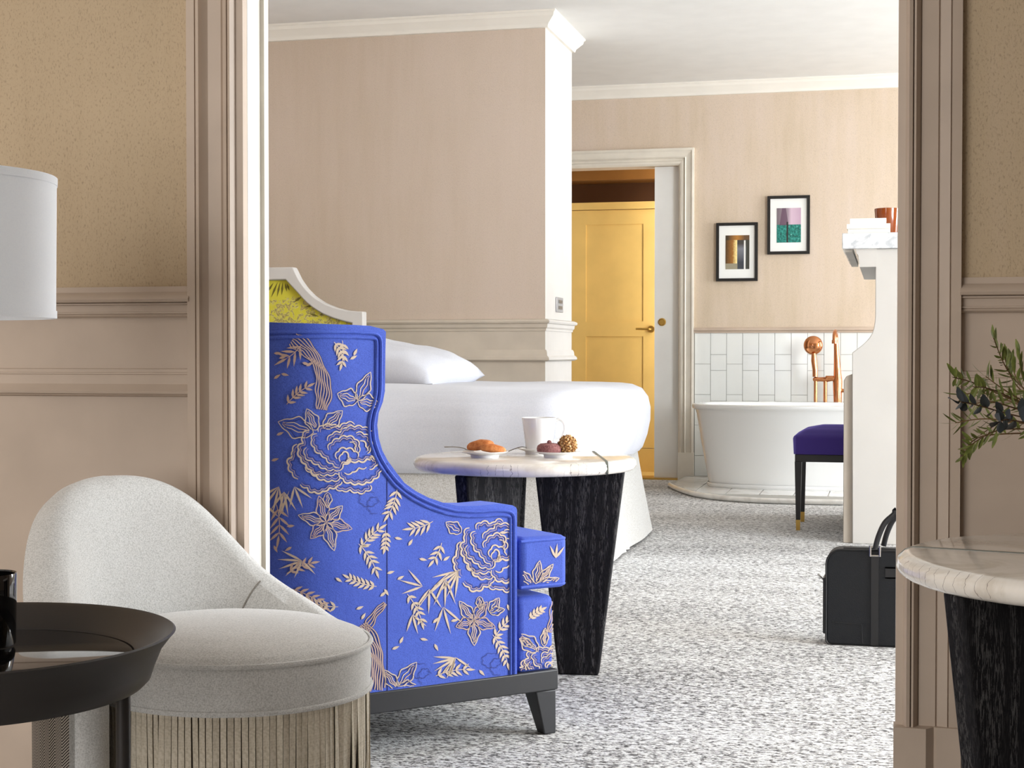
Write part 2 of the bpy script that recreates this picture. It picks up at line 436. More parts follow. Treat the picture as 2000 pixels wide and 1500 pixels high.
# alcove block behind the bed
zr = 1.035
bm = NB(); box(bm, XLW, XA, YA0, YA1, zr, H, 0); box(bm, XLW, XA, YA0, YA1, 0, zr, 1)
for f in bm.faces:
    if f.calc_center_median().x > XA-1e-4: f.material_index = 2
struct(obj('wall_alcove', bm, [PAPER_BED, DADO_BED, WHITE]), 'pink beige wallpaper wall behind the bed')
zt1, zt0 = oy(1000, 623, YA0).z, oy(1000, 646, YA0).z
zl1, zl0 = oy(1000, 683, YA0).z, oy(1000, 706, YA0).z
def wrap(prof, mats, label):
    """moulding round the alcove corner: along X then returning along Y"""
    bm = NB()
    def ring(x, y, sx, sy): return [bm.verts.new((x+sx*p[0], y-sy*p[0], p[1])) for p in prof]
    R = [ring(XLW, YA0, 0, 1), ring(XA, YA0, 1, 1), ring(XA, YA1, 1, -1), ring(XA-.6, YA1, 0, -1)]
    n = len(prof)
    for i, (A, B) in enumerate(zip(R, R[1:])):
        for j in range(n):
            bm.faces.new((A[j], A[(j+1) % n], B[(j+1) % n], B[j])).material_index = min(i, 1) if len(mats) > 1 else 0
    bm.faces.new(R[0]); bm.faces.new(R[-1][::-1])
    return trim(bm, mats, label)
def up(prof, s): return [(p[0]*s, p[1]) for p in prof]
railC = lambda z0, z1: [(0, z1), (.012, z1), (.026, z1-.1*(z1-z0)), (.03, z1-.22*(z1-z0)), (.026, z1-.36*(z1-z0)), (.016, z1-.42*(z1-z0)), (.014, z1-.7*(z1-z0)), (.006, z1-.85*(z1-z0)), (.006, z0), (0, z0)]
railD = lambda z0, z1: [(0, z1), (.006, z1), (.012, z1-.2*(z1-z0)), (.014, z1-.5*(z1-z0)), (.026, z1-.66*(z1-z0)), (.028, z1-.85*(z1-z0)), (.02, z1-.95*(z1-z0)), (.008, z0), (0, z0)]
wrap(railC(zt0, zt1), [DADO_BED, WHITE], 'chair rail round the bed wall corner')
wrap(railD(zl0, zl1), [DADO_BED, WHITE], 'lower moulding round the bed wall corner')
wrap([(0, 0), (.02, 0), (.02, .18), (.008, .2), (0, .2)], [DADO_BED, WHITE], 'skirting of the bed wall')
def cornice(z1=H):
    k_ = .087/.125
    return [(x*.8, z1-d*k_) for x, d in ((0, 0), (.085, 0), (.085, .012), (.075, .022), (.07, .045), (.05, .068), (.046, .074), (.03, .092), (.026, .1), (.02, .122), (0, .125))]
wrap(cornice(), [COVE], 'white cornice round the bed wall corner')
trim(sweep_x(cornice(), XA-.8, XW, YF), COVE, 'white cornice of the bath wall')

# far wall with pocket-door opening
XD0, XD1, ZD = -2.45, oy(1325, 600, YF).x, oy(1279, 324.5, YF).z
bm = NB(); ZT = 1.02
for x0, x1, z0, z1, mi in ((XLW, XD0, 0, H, 0), (XD0, XD1, ZD, H, 0), (XD1, XW, ZT, H, 0), (XD1, XW, 0, ZT, 1)): box(bm, x0, x1, YF, YF+.16, z0, z1, mi)
WALLFAR = struct(obj('wall_far', bm, [PAPER_FAR, GROUT]), 'tan wallpaper wall behind the bathtub')
trim(sweep_x([(0, 1.05), (.010, 1.05), (.02, 1.04), (.022, 1.03), (.012, 1.022), (.012, 1.012), (0, 1.012)], oy(1356, 640, YF).x, XW, YF), DADO, 'greige rail above the white wall tiles')
# tiles, one object each
tiles_x0 = oy(1357, 700, YF).x; tw = (oy(1388, 700, YF).x-tiles_x0)
tme = {}
def tile(x0, x1, z0, z1):
    g = .0028
    w, h = round(x1-x0, 4), round(z1-z0, 4)
    if (w, h) not in tme:
        b = NB(); e = .0025
        prism(b, [(g/2, g/2), (w-g/2, g/2), (w-g/2, h-g/2), (g/2, h-g/2)], lambda p: (p[0], .001, p[1]), lambda p: (p[0], -.005, p[1]))
        q = [(g/2+e, g/2+e), (w-g/2-e, g/2+e), (w-g/2-e, h-g/2-e), (g/2+e, h-g/2-e)]
        top = max(b.faces, key=lambda f: -f.calc_center_median().y)
        bmesh.ops.inset_individual(b, faces=[top], thickness=e, depth=.002)
        me = bpy.data.meshes.new('tile'); bmesh.ops.recalc_face_normals(b, faces=b.faces); b.to_mesh(me); b.free(); me.materials.append(TILE); tme[(w, h)] = me
    o = bpy.data.objects.new('tile', tme[(w, h)]); link(o, WALLFAR)
    wl = WORLD[WALLFAR.name].to_translation()
    o.location = V(x0, YF, z0)-wl
    return o
zt = 1.012; zj = [oy(1450, y, YF).z for y in (711, 727)]
th = oy(1450, 711, YF).z-oy(1450, 771, YF).z
for c in range(14):
    x0 = tiles_x0+c*tw; z = zt
    zs = [zt, zj[0] if c % 2 == 0 else zj[0]+.056] if False else [zt]
    first = zj[0] if c % 2 == 0 else oy(1450, 692.5, YF).z
    # even columns: joint at y=711; odd columns: short piece between joints at 692.5 and 723.5
    cuts = [zt, oy(1450, 711, YF).z, oy(1450, 771, YF).z] if c % 2 == 0 else [zt, oy(1450, 692.5, YF).z, oy(1450, 723.5, YF).z]
    while cuts[-1]-th > .06: cuts.append(cuts[-1]-th)
    for a, b in zip(cuts, cuts[1:]): tile(x0, x0+tw, b, a)
    tile(x0, x0+tw, .03, cuts[-1])
# pocket door casing
XC1 = oy(1355.5, 600, YF).x; zc1 = oy(1355, 289, YF).z
cw = XC1-XD1
cf = [(0, 0), (0, .028), (.12, .03), (.2, .022), (.28, .02), (.5, .02), (.56, .026), (.62, .012), (.72, .012), (.78, .02), (.9, .016), (1, .004), (1, 0)]
trim(prism(NB(), cf, lambda p: (XC1-cw*p[0], YF-p[1], 0), lambda p: (XC1-cw*p[0], YF-p[1], zc1-(zc1-ZD)*p[0])), TRIM_FAR, 'white moulded casing right of the yellow doorway')
trim(prism(NB(), cf, lambda p: (XC1-cw*p[0], YF-p[1], zc1-(zc1-ZD)*p[0]), lambda p: (XD0, YF-p[1], zc1-(zc1-ZD)*p[0])), TRIM_FAR, 'white moulded casing above the yellow doorway')
trim(box(NB(), XC1-cw*.98, XC1+.004, YF-.035, YF, 0, .19), TRIM_FAR, 'plinth block beside the bath platform')
# the white pocket door, half drawn
xs = oy(1279, 600, YF+.06).x
d1 = obj('door_1', bevel_src := box(NB(), xs, XD1+.25, YF+.045, YF+.085, .012, ZD+.02), SLIDE); struct(d1, 'white sliding pocket door half drawn from the wall')
c = oy(1293, 629, YF+.045); bm = NB()
lathe(bm, [(0, .004), (.018, .004), (.021, .007), (.026, .006), (.028, 0), (0, 0)], (0, 0, 0), 24)
bm.transform(Matrix.Translation(c) @ Matrix.Rotation(PI/2, 4, 'X'))
obj('flush_pull', bm, BRASS, d1, label='round brass flush pull')
trim(box(NB(), XD0, XD1+.02, YF-.03, YF+.16, 0, .012), BRASS, 'metal threshold strip of the doorway')
# vestibule with the yellow door
YV = 11.2
zk = oy(1270, 875, YV).z; zh0 = oy(1200, 410, YV).z; zh1 = oy(1200, 395, YV).z
vx0, vx1 = -3.0, -1.2
bm = NB(); box(bm, vx0-.1, vx0, YF+.16, 12.1, 0, H); box(bm, vx1, vx1+.1, YF+.16, 12.1, 0, H); box(bm, vx0, vx1, 12.0, 12.1, 0, H)
struct(obj('wall_vestibule', bm, TRIM_FAR), 'cream vestibule walls')
struct(obj('floor_vestibule', box(NB(), vx0, vx1, YF+.02, 12.1, -.1, 0), YELLOW))
bm = NB(); box(bm, vx0, vx1, YV, YV+.06, 0, zk-.004); box(bm, vx0, vx1, YV-.012, YV+.06, zh0+.004, zh1)
struct(obj('trim_%d' % k, bm, YELLOW), 'yellow plinth and header of the vestibule door'); k += 1
zb0, zb1 = oy(1200, 352, 11.5).z, oy(1200, 331, 11.5).z
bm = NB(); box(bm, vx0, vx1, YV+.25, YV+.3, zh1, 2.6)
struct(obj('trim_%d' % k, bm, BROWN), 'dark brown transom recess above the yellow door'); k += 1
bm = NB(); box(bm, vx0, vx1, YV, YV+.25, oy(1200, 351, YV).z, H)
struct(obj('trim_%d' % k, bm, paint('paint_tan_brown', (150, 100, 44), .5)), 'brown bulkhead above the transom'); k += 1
pxl = [oy(p, 600, YV).x for p in (1117.5, 1144, 1256, 1279)]
xl0, xp0, xp1, xr1 = pxl[0]-.12, pxl[1], pxl[2], pxl[3]+.02
p1a, p1b, p2a = oy(1200, 438, YV).z, oy(1200, 628, YV).z, oy(1200, 657, YV).z
bm = NB()
box(bm, xl0, xr1, YV+.012, YV+.05, zk, zh0)
for a, b, z0, z1 in ((xl0, xp0, zk, zh0), (xp1, xr1, zk, zh0), (xp0, xp1, p1a, zh0), (xp0, xp1, p2a, p1b), (xp0, xp1, zk, zk+.12)): box(bm, a, b, YV+.005, YV+.012, z0, z1)
d2 = struct(obj('door_2', bm, YELLOW), 'ochre yellow panelled door with brass lever')
a = oy(1277, 643, YV); b = oy(1244, 643, YV)
bm = NB(); lathe(bm, [(0, .012), (.024, .012), (.026, .008), (.026, 0), (0, 0)], (0, 0, 0), 20); bm.transform(Matrix.Translation(a+V(-.02, 0, 0)) @ Matrix.Rotation(PI/2, 4, 'X'))
tube(bm, [a+V(-.02, 0, 0), a+V(-.02, -.04, 0), a+V(-.028, -.048, 0), b+V(0, -.048, .002)], .008, 8)
obj('lever_handle', bm, BRASS, d2, label='brass lever handle')
struct(obj('ceiling_vestibule', box(NB(), vx0, vx1, YF+.16, 12.1, H-.012, H-.005), CEIL))

# light switch on the alcove's side
pa, pb = ox(1085, 580, XA), ox(1097.5, 611, XA)
sw = thing('light_switch', 'grey metal light switch plate on the white alcove side', 'switch', (XA, (pa.y+pb.y)/2, pb.z))
bevel(obj('plate', box(NB(), XA, XA+.008, pa.y, pb.y, pb.z, pa.z), SWITCHM, sw), .003)
for f in (.2, .6):
    obj('rocker', box(NB(), XA+.008, XA+.013, pa.y+(pb.y-pa.y)*.25, pa.y+(pb.y-pa.y)*.75, pb.z+(pa.z-pb.z)*f, pb.z+(pa.z-pb.z)*(f+.22)), STEEL, sw)

# ================================================================ BED
bx1 = -1.15; bx0 = bx1-2.05; by0, by1 = 5.74, 7.50; zhem, ztop = .405, .738
bed = thing('bed', 'double bed made with white linen, skirted base and yellow print headboard', 'bed', ((bx0+bx1)/2, (by0+by1)/2, 0))
def rrect(u, x0, x1, y0, y1, r):
    """point on rounded rectangle perimeter, u in 0..1, plus outward normal"""
    L = [(x1-x0-2*r), PI*r/2, (y1-y0-2*r), PI*r/2, (x1-x0-2*r), PI*r/2, (y1-y0-2*r), PI*r/2]
    s = u*sum(L); C = [(x0+r, y0), None, (x1, y0+r), None, (x1-r, y1), None, (x0, y1-r), None]
    D = [(1, 0), (x1-r, y0+r, -PI/2), (0, 1), (x1-r, y1-r, 0), (-1, 0), (x0+r, y1-r, PI/2), (0, -1), (x0+r, y0+r, PI)]
    for i, l in enumerate(L):
        if s <= l or i == 7:
            if i % 2 == 0:
                d = D[i]; return V(C[i][0]+d[0]*s, C[i][1]+d[1]*s, 0), V(d[1], -d[0], 0)
            cx, cy, a0 = D[i]; a = a0+s/r
            return V(cx+r*math.cos(a), cy+r*math.sin(a), 0), V(math.cos(a), math.sin(a), 0)
        s -= l
NU = 220
prof = [(-.045, zhem+.012), (-.03, zhem), (-.012, zhem+.02), (.012, zhem+.08), (.028, zhem+.15), (.03, zhem+.21), (.018, zhem+.262), (-.012, zhem+.302), (-.06, zhem+.322), (-.13, zhem+.331), (-.25, zhem+.335), (-.5, zhem+.336), (-.84, zhem+.337)]
def duvet(u, v):
    i = v*(len(prof)-1); a = int(min(i, len(prof)-2)); t = i-a
    off = prof[a][0]*(1-t)+prof[a+1][0]*t; z = prof[a][1]*(1-t)+prof[a+1][1]*t
    p, n = rrect(u, bx0, bx1, by0, by1, .17)
    w = max(0, 1-v*1.5)
    fold = math.sin(u*190+6*noise.noise(V(p.x*2, p.y*2, 3)))*.011*w*max(0, noise.noise(V(p.x*3, p.y*3, 1))*2+.5)
    wr = .012*noise.noise(V(p.x*3.2, p.y*3.2, z*3))
    q = p+n*(off+fold+wr)
    if off < -.12:
        q = V(min(max(p.x+n.x*off, bx0+.3), bx1-.3), 0, 0); q.y = p.y+n.y*off
        q = V((bx0+bx1)/2, (by0+by1)/2, 0).lerp(p, max(.04, 1+off*1.13))
    return V(q.x, q.y, z+.009*noise.noise(V(q.x*2.5, q.y*2.5, 7)))
bm = NB(); R = grid(bm, duvet, NU, 36, cu=True)
ring = [r[-1] for r in R]; bm.faces.new(ring)
obj('duvet', bm, BEDWHITE, bed, 60)
obj('base', box(NB(), bx0+.06, bx1-.06, by0+.06, by1-.06, .05, zhem+.1), LINEN, bed)
def skirt(u, v):
    p, n = rrect(u, bx0+.045, bx1-.055, by0+.045, by1-.045, .03)
    z = .012+(zhem+.03-.012)*v
    flare = .085*(1-v)**1.1
    pl = 0
    if p.x > bx1-.2 and n.x > .5:
        for yc in (6.64,):
            d = abs(p.y-yc); pl -= .06*max(0, 1-d/.03)*(1-v*.6); pl += .012*max(0, 1-abs(d-.05)/.05)
    flare += .006*math.sin(u*60)*(1-v)
    q = p+n*(flare+pl); return V(q.x, q.y, z)
bm = NB(); grid(bm, skirt, 700, 8, cu=True); obj('bed_skirt', bm, LINEN, bed, 50, label='oatmeal linen skirt with a corner pleat')
# headboard: crown-shaped white frame round a yellow print panel
YH = 7.66
def hb(px, py): p = oy(px, py, YH); return (p.x, p.z)
out = [hb(*q) for q in ((709, 700), (709, 608.5), (697, 608), (676, 606), (655, 601), (632, 592), (612, 579), (596, 563), (584, 546), (572, 521.5))]
inn = [hb(*q) for q in ((709, 700), (688, 700), (687, 631), (670, 627), (650, 621), (630, 613), (612, 602), (597, 590), (580, 571), (566, 556), (557, 546))]
xm = hb(455, 600)[0]
def mirror(pts): return [(2*xm-x, z) for x, z in pts[::-1]]
outer = out+mirror(out)
hin = inn[1:]
inner = hin+mirror(hin)
bm = NB()
# frame as strip between outer and inner outlines
def resample(pts, n):
    L = [0]
    for a, b in zip(pts, pts[1:]): L.append(L[-1]+math.dist(a, b))
    o_ = []
    for i in range(n):
        s = L[-1]*i/(n-1)
        for j in range(len(L)-1):
            if s <= L[j+1]+1e-9:
                t = (s-L[j])/max(1e-9, L[j+1]-L[j]); o_.append((pts[j][0]+(pts[j+1][0]-pts[j][0])*t, pts[j][1]+(pts[j+1][1]-pts[j][1])*t)); break
    return o_
oA = [(out[0][0], .3)]+out[1:]; iA = [(hin[0][0], .3)]+hin[1:]
A = resample(oA[:2], 6)+resample(oA[1:], 22)[1:]; B = resample(iA[:2], 6)+resample(iA[1:], 22)[1:]
A = A+mirror(A); B = B+mirror(B)
va = [[bm.verts.new((x, y, z)) for x, z in A] for y in (YH, YH+.06)]; vb = [[bm.verts.new((x, y, z)) for x, z in B] for y in (YH, YH+.06)]
for i in range(len(A)-1):
    bm.faces.new((va[0][i], va[0][i+1], vb[0][i+1], vb[0][i])); bm.faces.new((va[1][i+1], va[1][i], vb[1][i], vb[1][i+1]))
    bm.faces.new((va[0][i], va[1][i], va[1][i+1], va[0][i+1])); bm.faces.new((vb[0][i+1], vb[1][i+1], vb[1][i], vb[0][i]))
for i in (0, len(A)-1): bm.faces.new((va[0][i], vb[0][i], vb[1][i], va[1][i]))
hbf = obj('headboard_frame', bm, WHITE, bed, 30, label='white crown-shaped headboard frame'); bevel(hbf, .006)
bm = NB(); prism(bm, B, lambda p: (p[0], YH+.03, p[1]), lambda p: (p[0], YH+.04, p[1]))
hp = obj('headboard_panel', bm, TOILE, bed, label='yellow toile print headboard panel')
bm = NB(); tube(bm, [(x, YH+.016, z) for x, z in B], .0035, 6); obj('nail_trim', bm, M('grey_beading', (150, 152, 148), .4).m, bed)
bm = NB()
for px, py, a, L in ((530, 552, -2.2, 26), (543, 551, -1.8, 30), (553, 552, -1.4, 18), (538, 551, -2.0, 34), (548, 551, -1.65, 26), (556, 553, -1.2, 16), (620, 616, .5, 20), (590, 600, .2, 24), (570, 590, .6, 20), (600, 612, -.3, 22)):
    q = hb(px, py); s = 7.8/3000; e = (q[0]+math.cos(a)*L*s, q[1]+math.sin(a)*L*s); n_ = (-math.sin(a)*2.2*s, math.cos(a)*2.2*s); mid = ((q[0]+e[0])/2, (q[1]+e[1])/2)
    prism(bm, [q, (mid[0]+n_[0], mid[1]+n_[1]), e, (mid[0]-n_[0], mid[1]-n_[1])], lambda p: (p[0], YH+.0285, p[1]), lambda p: (p[0], YH+.0305, p[1]))
o = obj('printed_fronds', bm, INK, bed); o['kind'] = 'stuff'
# pillow
pc = oy(730, 716, 6.75); pc.z = .832
bm = NB()
def pil(u, v, s):
    a, b = 2*u-1, 2*v-1
    pinch = 1-.10*(1-a*a)*0-.09*(1-abs(b))*abs(a)**2
    t = max(0, (1-a**4))**.5*max(0, (1-b**4))**.5
    x = a*.44*(1-.10*(1-b*b)*a*a); y = b*.29*(1-.10*(1-a*a)*b*b)
    z = s*.105*t**.9*(1+.12*noise.noise(V(a*2, b*2, s)))+ .006*noise.noise(V(a*5, b*5, 2))
    return V(x, y, z)
for s in (1, -1): grid(bm, lambda u, v: pil(u, v, s), 36, 24)
bmesh.ops.remove_doubles(bm, verts=bm.verts, dist=.004)
bm.transform(Matrix.Translation(pc) @ Matrix.Rotation(math.radians(-8), 4, 'Z') @ Matrix.Rotation(math.radians(10), 4, 'Y') @ Matrix.Rotation(math.radians(3), 4, 'X'))
tag(obj('pillow', bm, BEDWHITE, None, 80), 'white pillow lying on the bed beside the headboard', 'pillow')

# ================================================================ MARBLE TABLES
TH, TR = .595, .306
def side_table(center, ang, label, chord):
    t = thing('side_table', label, 'table', (center.x, center.y, 0), 'round marble side tables')
    bm = NB()
    R_ = TR
    pr = [(0, TH-.036), (R_-.03, TH-.036), (R_-.012, TH-.034), (R_-.004, TH-.028), (R_, TH-.019), (R_-.002, TH-.01), (R_-.010, TH-.003), (R_-.02, TH), (0, TH)]
    lathe(bm, pr, center, 96)
    for v in bm.verts:
        d = (v.co-center).xy
        if d.length > .2:
            w = 1+.012*noise.noise(V(d.x*9, d.y*9, v.co.z*14))+.004*noise.noise(V(d.x*40, d.y*40, v.co.z*30)); v.co.x = center.x+d.x*w; v.co.y = center.y+d.y*w
    obj('tabletop', bm, MARBLE, t, 50)
    for i in range(3):
        a = ang+i*2*PI/3; d = V(math.cos(a), math.sin(a), 0); e = V(-d.y, d.x, 0)
        poly = [(.03, TH-.036), (.275, TH-.036), (.205, 0), (.095, 0)]
        bm = prism(NB(), poly, lambda p: center+d*p[0]+e*.022+V(0, 0, p[1]), lambda p: center+d*p[0]-e*.022+V(0, 0, p[1]))
        # grain follows the fin: own coordinates
        bevel(obj('leg', bm, OAK, t), .006, 2)
    # dark inlay crossing the slab, over the rim
    ca, cb = (oz(*q, TH) for q in chord); d = (cb-ca).normalized(); e = V(-d.y, d.x, 0); off = (ca-center).dot(e)
    L = math.sqrt(R_*R_-off*off); bm = NB(); c0 = center+e*off
    pts = [(-L-.001, TH-.030), (-L-.001, TH-.012), (-L+.008, TH-.003), (-L+.02, TH+.0008)]+[(-L+.02+(2*L-.04)*i/10, TH+.0008) for i in range(1, 10)]+[(L-.02, TH+.0008), (L-.008, TH-.003), (L+.001, TH-.012), (L+.001, TH-.030)]
    w = .0035
    A = [bm.verts.new(c0+d*s+e*w+V(0, 0, z)) for s, z in pts]; B = [bm.verts.new(c0+d*s-e*w+V(0, 0, z)) for s, z in pts]
    A2 = [bm.verts.new(c0+d*(s*.97)+e*w+V(0, 0, z-.003)) for s, z in pts]; B2 = [bm.verts.new(c0+d*(s*.97)-e*w+V(0, 0, z-.003)) for s, z in pts]
    for i in range(len(pts)-1):
        bm.faces.new((A[i], A[i+1], B[i+1], B[i])); bm.faces.new((A2[i+1], A2[i], B2[i], B2[i+1]))
        bm.faces.new((A[i+1], A[i], A2[i], A2[i+1])); bm.faces.new((B[i], B[i+1], B2[i+1], B2[i]))
    obj('inlay', bm, M('grey_green_inlay', (104, 108, 100), .4).m, t)
    return t
T1 = cam2(.0345, 4.21); T2 = cam2(.85, 2.13)
phi = YAW
side_table(T1, math.radians(-8)+phi, 'round marble-topped table in the bedroom holding cakes and a mug', ((1174, 893), (1191, 906)))
side_table(T2, math.radians(-43)+phi, 'round marble-topped table in the foreground under the foliage', ((1785, 1068), (2000, 1081)))

# crockery and food on the bedroom table (tt: pixel on the table top)
def tt(px, py): return oz(px, py, TH)
def plate(c, r, label, name='plate', cat='plate', group='white plates on the marble table'):
    bm = NB(); lathe(bm, [(0, .006), (r*.55, .006), (r*.62, .007), (r*.98, .014), (r, .0155), (r*.995, .0165), (r*.97, .0165), (r*.62, .0105), (r*.55, .0095), (0, .0095)], c, 40)
    lathe(bm, [(r*.55, 0), (r*.6, 0), (r*.62, .007), (r*.55, .006)], c, 40)
    return tag(obj(name, bm, CERAM, None, 50), label, cat, group)
P1 = tt(947, 893); P2 = tt(1090, 893); P3 = tt(1050, 886)
plate(P1, .064, 'white plate under the two golden sponge cakes'); plate(P2, .064, 'white plate under the berry cake and nut cake')
plate(P3, .058, 'white saucer under the mug', 'saucer', 'saucer')
mug = thing('mug', 'tall white ceramic mug behind the small cakes', 'mug', P3+V(0, 0, .0095))
c = P3+V(.004, 0, .0097); bm = NB(); mh = .092
lathe(bm, [(0, .001), (.035, 0), (.037, .003), (.043, mh*.55), (.0485, mh-.002), (.0475, mh), (.046, mh-.002), (.041, mh*.5), (.035, .005), (0, .005)], c, 40)
obj('body', bm, CERAM, mug, 50)
rt = camdir(1, -.15).normalized(); bm = NB()
tube(bm, smoothline([c+rt*.046+V(0, 0, mh*.9), c+rt*.058+V(0, 0, mh*.95), c+rt*.070+V(0, 0, mh*.84), c+rt*.072+V(0, 0, mh*.62), c+rt*.062+V(0, 0, mh*.38), c+rt*.042+V(0, 0, mh*.28)], 6), .0042, 8)
obj('handle', bm, CERAM, mug, 60)
def financier(c, L, w, h, rz, ry, label, loc):
    bm = NB()
    def f(u, v):
        a = 2*PI*u; b = PI*(v-.5)
        cx = math.cos(b); s = math.sin(b)
        pw = lambda t, e: math.copysign(abs(t)**e, t)
        return V(L*pw(math.cos(a), .7)*abs(cx)**.6*(1-.10*s), w*pw(math.sin(a), .8)*abs(cx)**.6*(1-.1*s), h*pw(s, .85)*(1+.35*(s > 0)*(1-abs(math.cos(a))*.6)))
    grid(bm, f, 28, 14, cu=True); bmesh.ops.remove_doubles(bm, verts=bm.verts, dist=.0006)
    bm.transform(Matrix.Translation(loc) @ Matrix.Rotation(rz, 4, 'Z') @ Matrix.Rotation(ry, 4, 'Y'))
    return tag(obj('sponge_cake', bm, FINAN, None, 60), label, 'cake', 'golden sponge cakes')
financier(0, .038, .022, .0125, phi-.2, -.12, 'golden sponge cake leaning at the back of the left plate', P1+camdir(-.012, .014)+V(0, 0, .031))
financier(0, .036, .019, .010, phi+.1, .12, 'flatter golden sponge cake at the front of the left plate', P1+camdir(.022, -.014)+V(0, 0, .0235))
# berry ring cake
c = P2+camdir(-.024, -.002)+V(0, 0, .0096); bm = NB()
lathe(bm, [(0, 0), (.028, 0), (.033, .006), (.0345, .014), (.032, .022), (.024, .0275), (.014, .029), (.009, .026), (0, .024)], c, 40)
tag(obj('berry_cake', bm, BERRY, None, 60), 'dusky pink ring cake on the right plate', 'cake')
bm = NB(); bmesh.ops.create_icosphere(bm, subdivisions=2, radius=.007); bm.transform(Matrix.Translation(c+V(0, 0, .0305)))
cake = bpy.data.objects['berry_cake']; obj('berry', bm, BERRY, cake)
c = P2+camdir(.026, .003)+V(0, 0, .034)
nutc = thing('nut_cake', 'round cake crusted with chopped nuts on the right plate', 'cake', c-V(0, 0, .0245))
bm = NB(); bmesh.ops.create_icosphere(bm, subdivisions=3, radius=.0235); bm.transform(Matrix.Translation(c)); obj('crumb', bm, NUTS[1], nutc)
nm = []
for i in range(3):
    b = NB(); bmesh.ops.create_icosphere(b, subdivisions=1, radius=.0042)
    for v in b.verts: v.co = V(v.co.x*1.2, v.co.y*.9, v.co.z*.7)*(1+.35*noise.noise(v.co*300+V(i, 0, 0)))
    me = bpy.data.meshes.new('nut_chip'); b.to_mesh(me); b.free(); me.materials.append(NUTS[i]); nm.append(me)
for i in range(120):
    z = 1-2*(i+.5)/120; a = i*2.39996; r = math.sqrt(1-z*z)
    if z < -.85: continue
    o = bpy.data.objects.new('nut_chip', nm[i % 3]); link(o, nutc)
    o.location = V(r*math.cos(a), r*math.sin(a), z)*random.uniform(.0225, .0255)+V(0, 0, .0245); o.rotation_euler = (random.random()*6, random.random()*6, random.random()*6)
def cutlery(name, a, b, label, bowl, cat):
    bm = NB(); d = (b-a); n_ = V(-d.y, d.x, 0).normalized(); L = d.length
    rows = []
    for i in range(19):
        t = i/18; w = .0028+(.0026*max(0, 1-t/.3)) if t < .68 else .0028+(bowl-.0028)*math.sin(PI*min(1, (t-.68)/.32*.93))
        p = a+d*t+V(0, 0, .0045*math.sin(PI*t)-.003*math.sin(PI*max(0, (t-.66)/.34)))
        rows.append([bm.verts.new(p+n_*w+V(0, 0, .0015)), bm.verts.new(p+V(0, 0, .0002)), bm.verts.new(p-n_*w+V(0, 0, .0015)), bm.verts.new(p+V(0, 0, -.0012))])
    for A, B in zip(rows, rows[1:]):
        for j in range(4): bm.faces.new((A[j], A[(j+1) % 4], B[(j+1) % 4], B[j]))
    bm.faces.new(rows[0]); bm.faces.new(rows[-1][::-1])
    return tag(obj(name, bm, STEEL, None, 60), label, cat, 'teaspoons on the table')
cutlery('teaspoon', tt(868, 896)+V(0, 0, .031), tt(925, 895)+V(0, 0, .0195), 'steel teaspoon propped on the left plate rim', .008, 'spoon')
cutlery('teaspoon', tt(990, 886)+V(0, 0, .004), tt(1036, 886.5)+V(0, 0, .0215), 'steel teaspoon lying by the saucer', .007, 'spoon')

# ================================================================ BLUE WINGBACK ARMCHAIR
FC = oz(1087, 1433, 0); FC = V(-.7467, 3.454, 0)
RL = V(-1.0903, 3.1057, 0)
D = (RL-FC).normalized(); E_ = V(D.y, -D.x, 0)          # D towards the back, E_ towards the chair's left
if E_.y < 0: E_ = -E_
SA, RA = .53, .26; WT = .70                             # straight arm length, corner radius, width
LA = RA*PI/2; WB = WT-2*RA
def cpath(s):
    """plan path of the outer shell -> point, outward normal"""
    tot = 2*(SA+LA)+WB
    m = s > tot/2
    if m: s = tot-s
    if s <= SA: p, n = (s, 0), (0, -1)
    elif s <= SA+LA:
        a = (s-SA)/RA; p, n = (SA+RA*math.sin(a), RA-RA*math.cos(a)), (math.sin(a), -math.cos(a))
    else: p, n = (SA+RA, RA+(s-SA-LA)), (1, 0)
    if m: p, n = (p[0], WT-p[1]), (n[0], -n[1])
    return FC+D*p[0]+E_*p[1], D*n[0]+E_*n[1]
TOT = 2*(SA+LA)+WB
_tab = [cpath(TOT*i/900)[0] for i in range(451)]
def csh(px, py):
    """pixel -> (s, h) on the visible outer shell"""
    d = ray(px, py); best = None
    for i in range(450):
        a, b = _tab[i], _tab[i+1]; e = b-a
        den = d.x*e.y-d.y*e.x
        if abs(den) < 1e-9: continue
        u = (a.y*d.x-a.x*d.y)/-(den)*-1
        # solve a + e*u parallel to d (camera at origin in plan)
        u = (d.y*a.x-d.x*a.y)/den
        if 0 <= u <= 1:
            t = (a.x+e.x*u)/d.x if abs(d.x) > abs(d.y) else (a.y+e.y*u)/d.y
            if t > 0 and (best is None or t < best[0]): best = (t, TOT*(i+u)/900, CZ+d.z*t)
    return (best[1], best[2]) if best else None
chair = thing('wingback_armchair', 'blue floral embroidered wingback armchair with black wooden base', 'armchair', FC+D*.4+E_*.35)
ZB = .145
front = [(1010, 996), (1008, 991), (1001, 987), (975, 984), (931, 988), (895, 988), (866, 982), (837, 972), (812, 959), (790, 943), (773, 921), (757, 899), (747, 880), (740, 856), (737, 830), (740, 806), (748, 785), (752, 764), (753, 683), (754, 648), (749, 643), (723, 636.5), (690, 634.5), (647, 633)]
ol = [csh(*p) for p in front]
s_front = ol[0][0]
htop = ol[-1][1]
right = [(s_front, ZB)]+ol
half = right+[(TOT/2, htop+.012)]
poly = half+[(TOT-s, h) for s, h in right[::-1]]
bm = NB()
f = bm.faces.new([bm.verts.new((s, h, 0)) for s, h in poly])
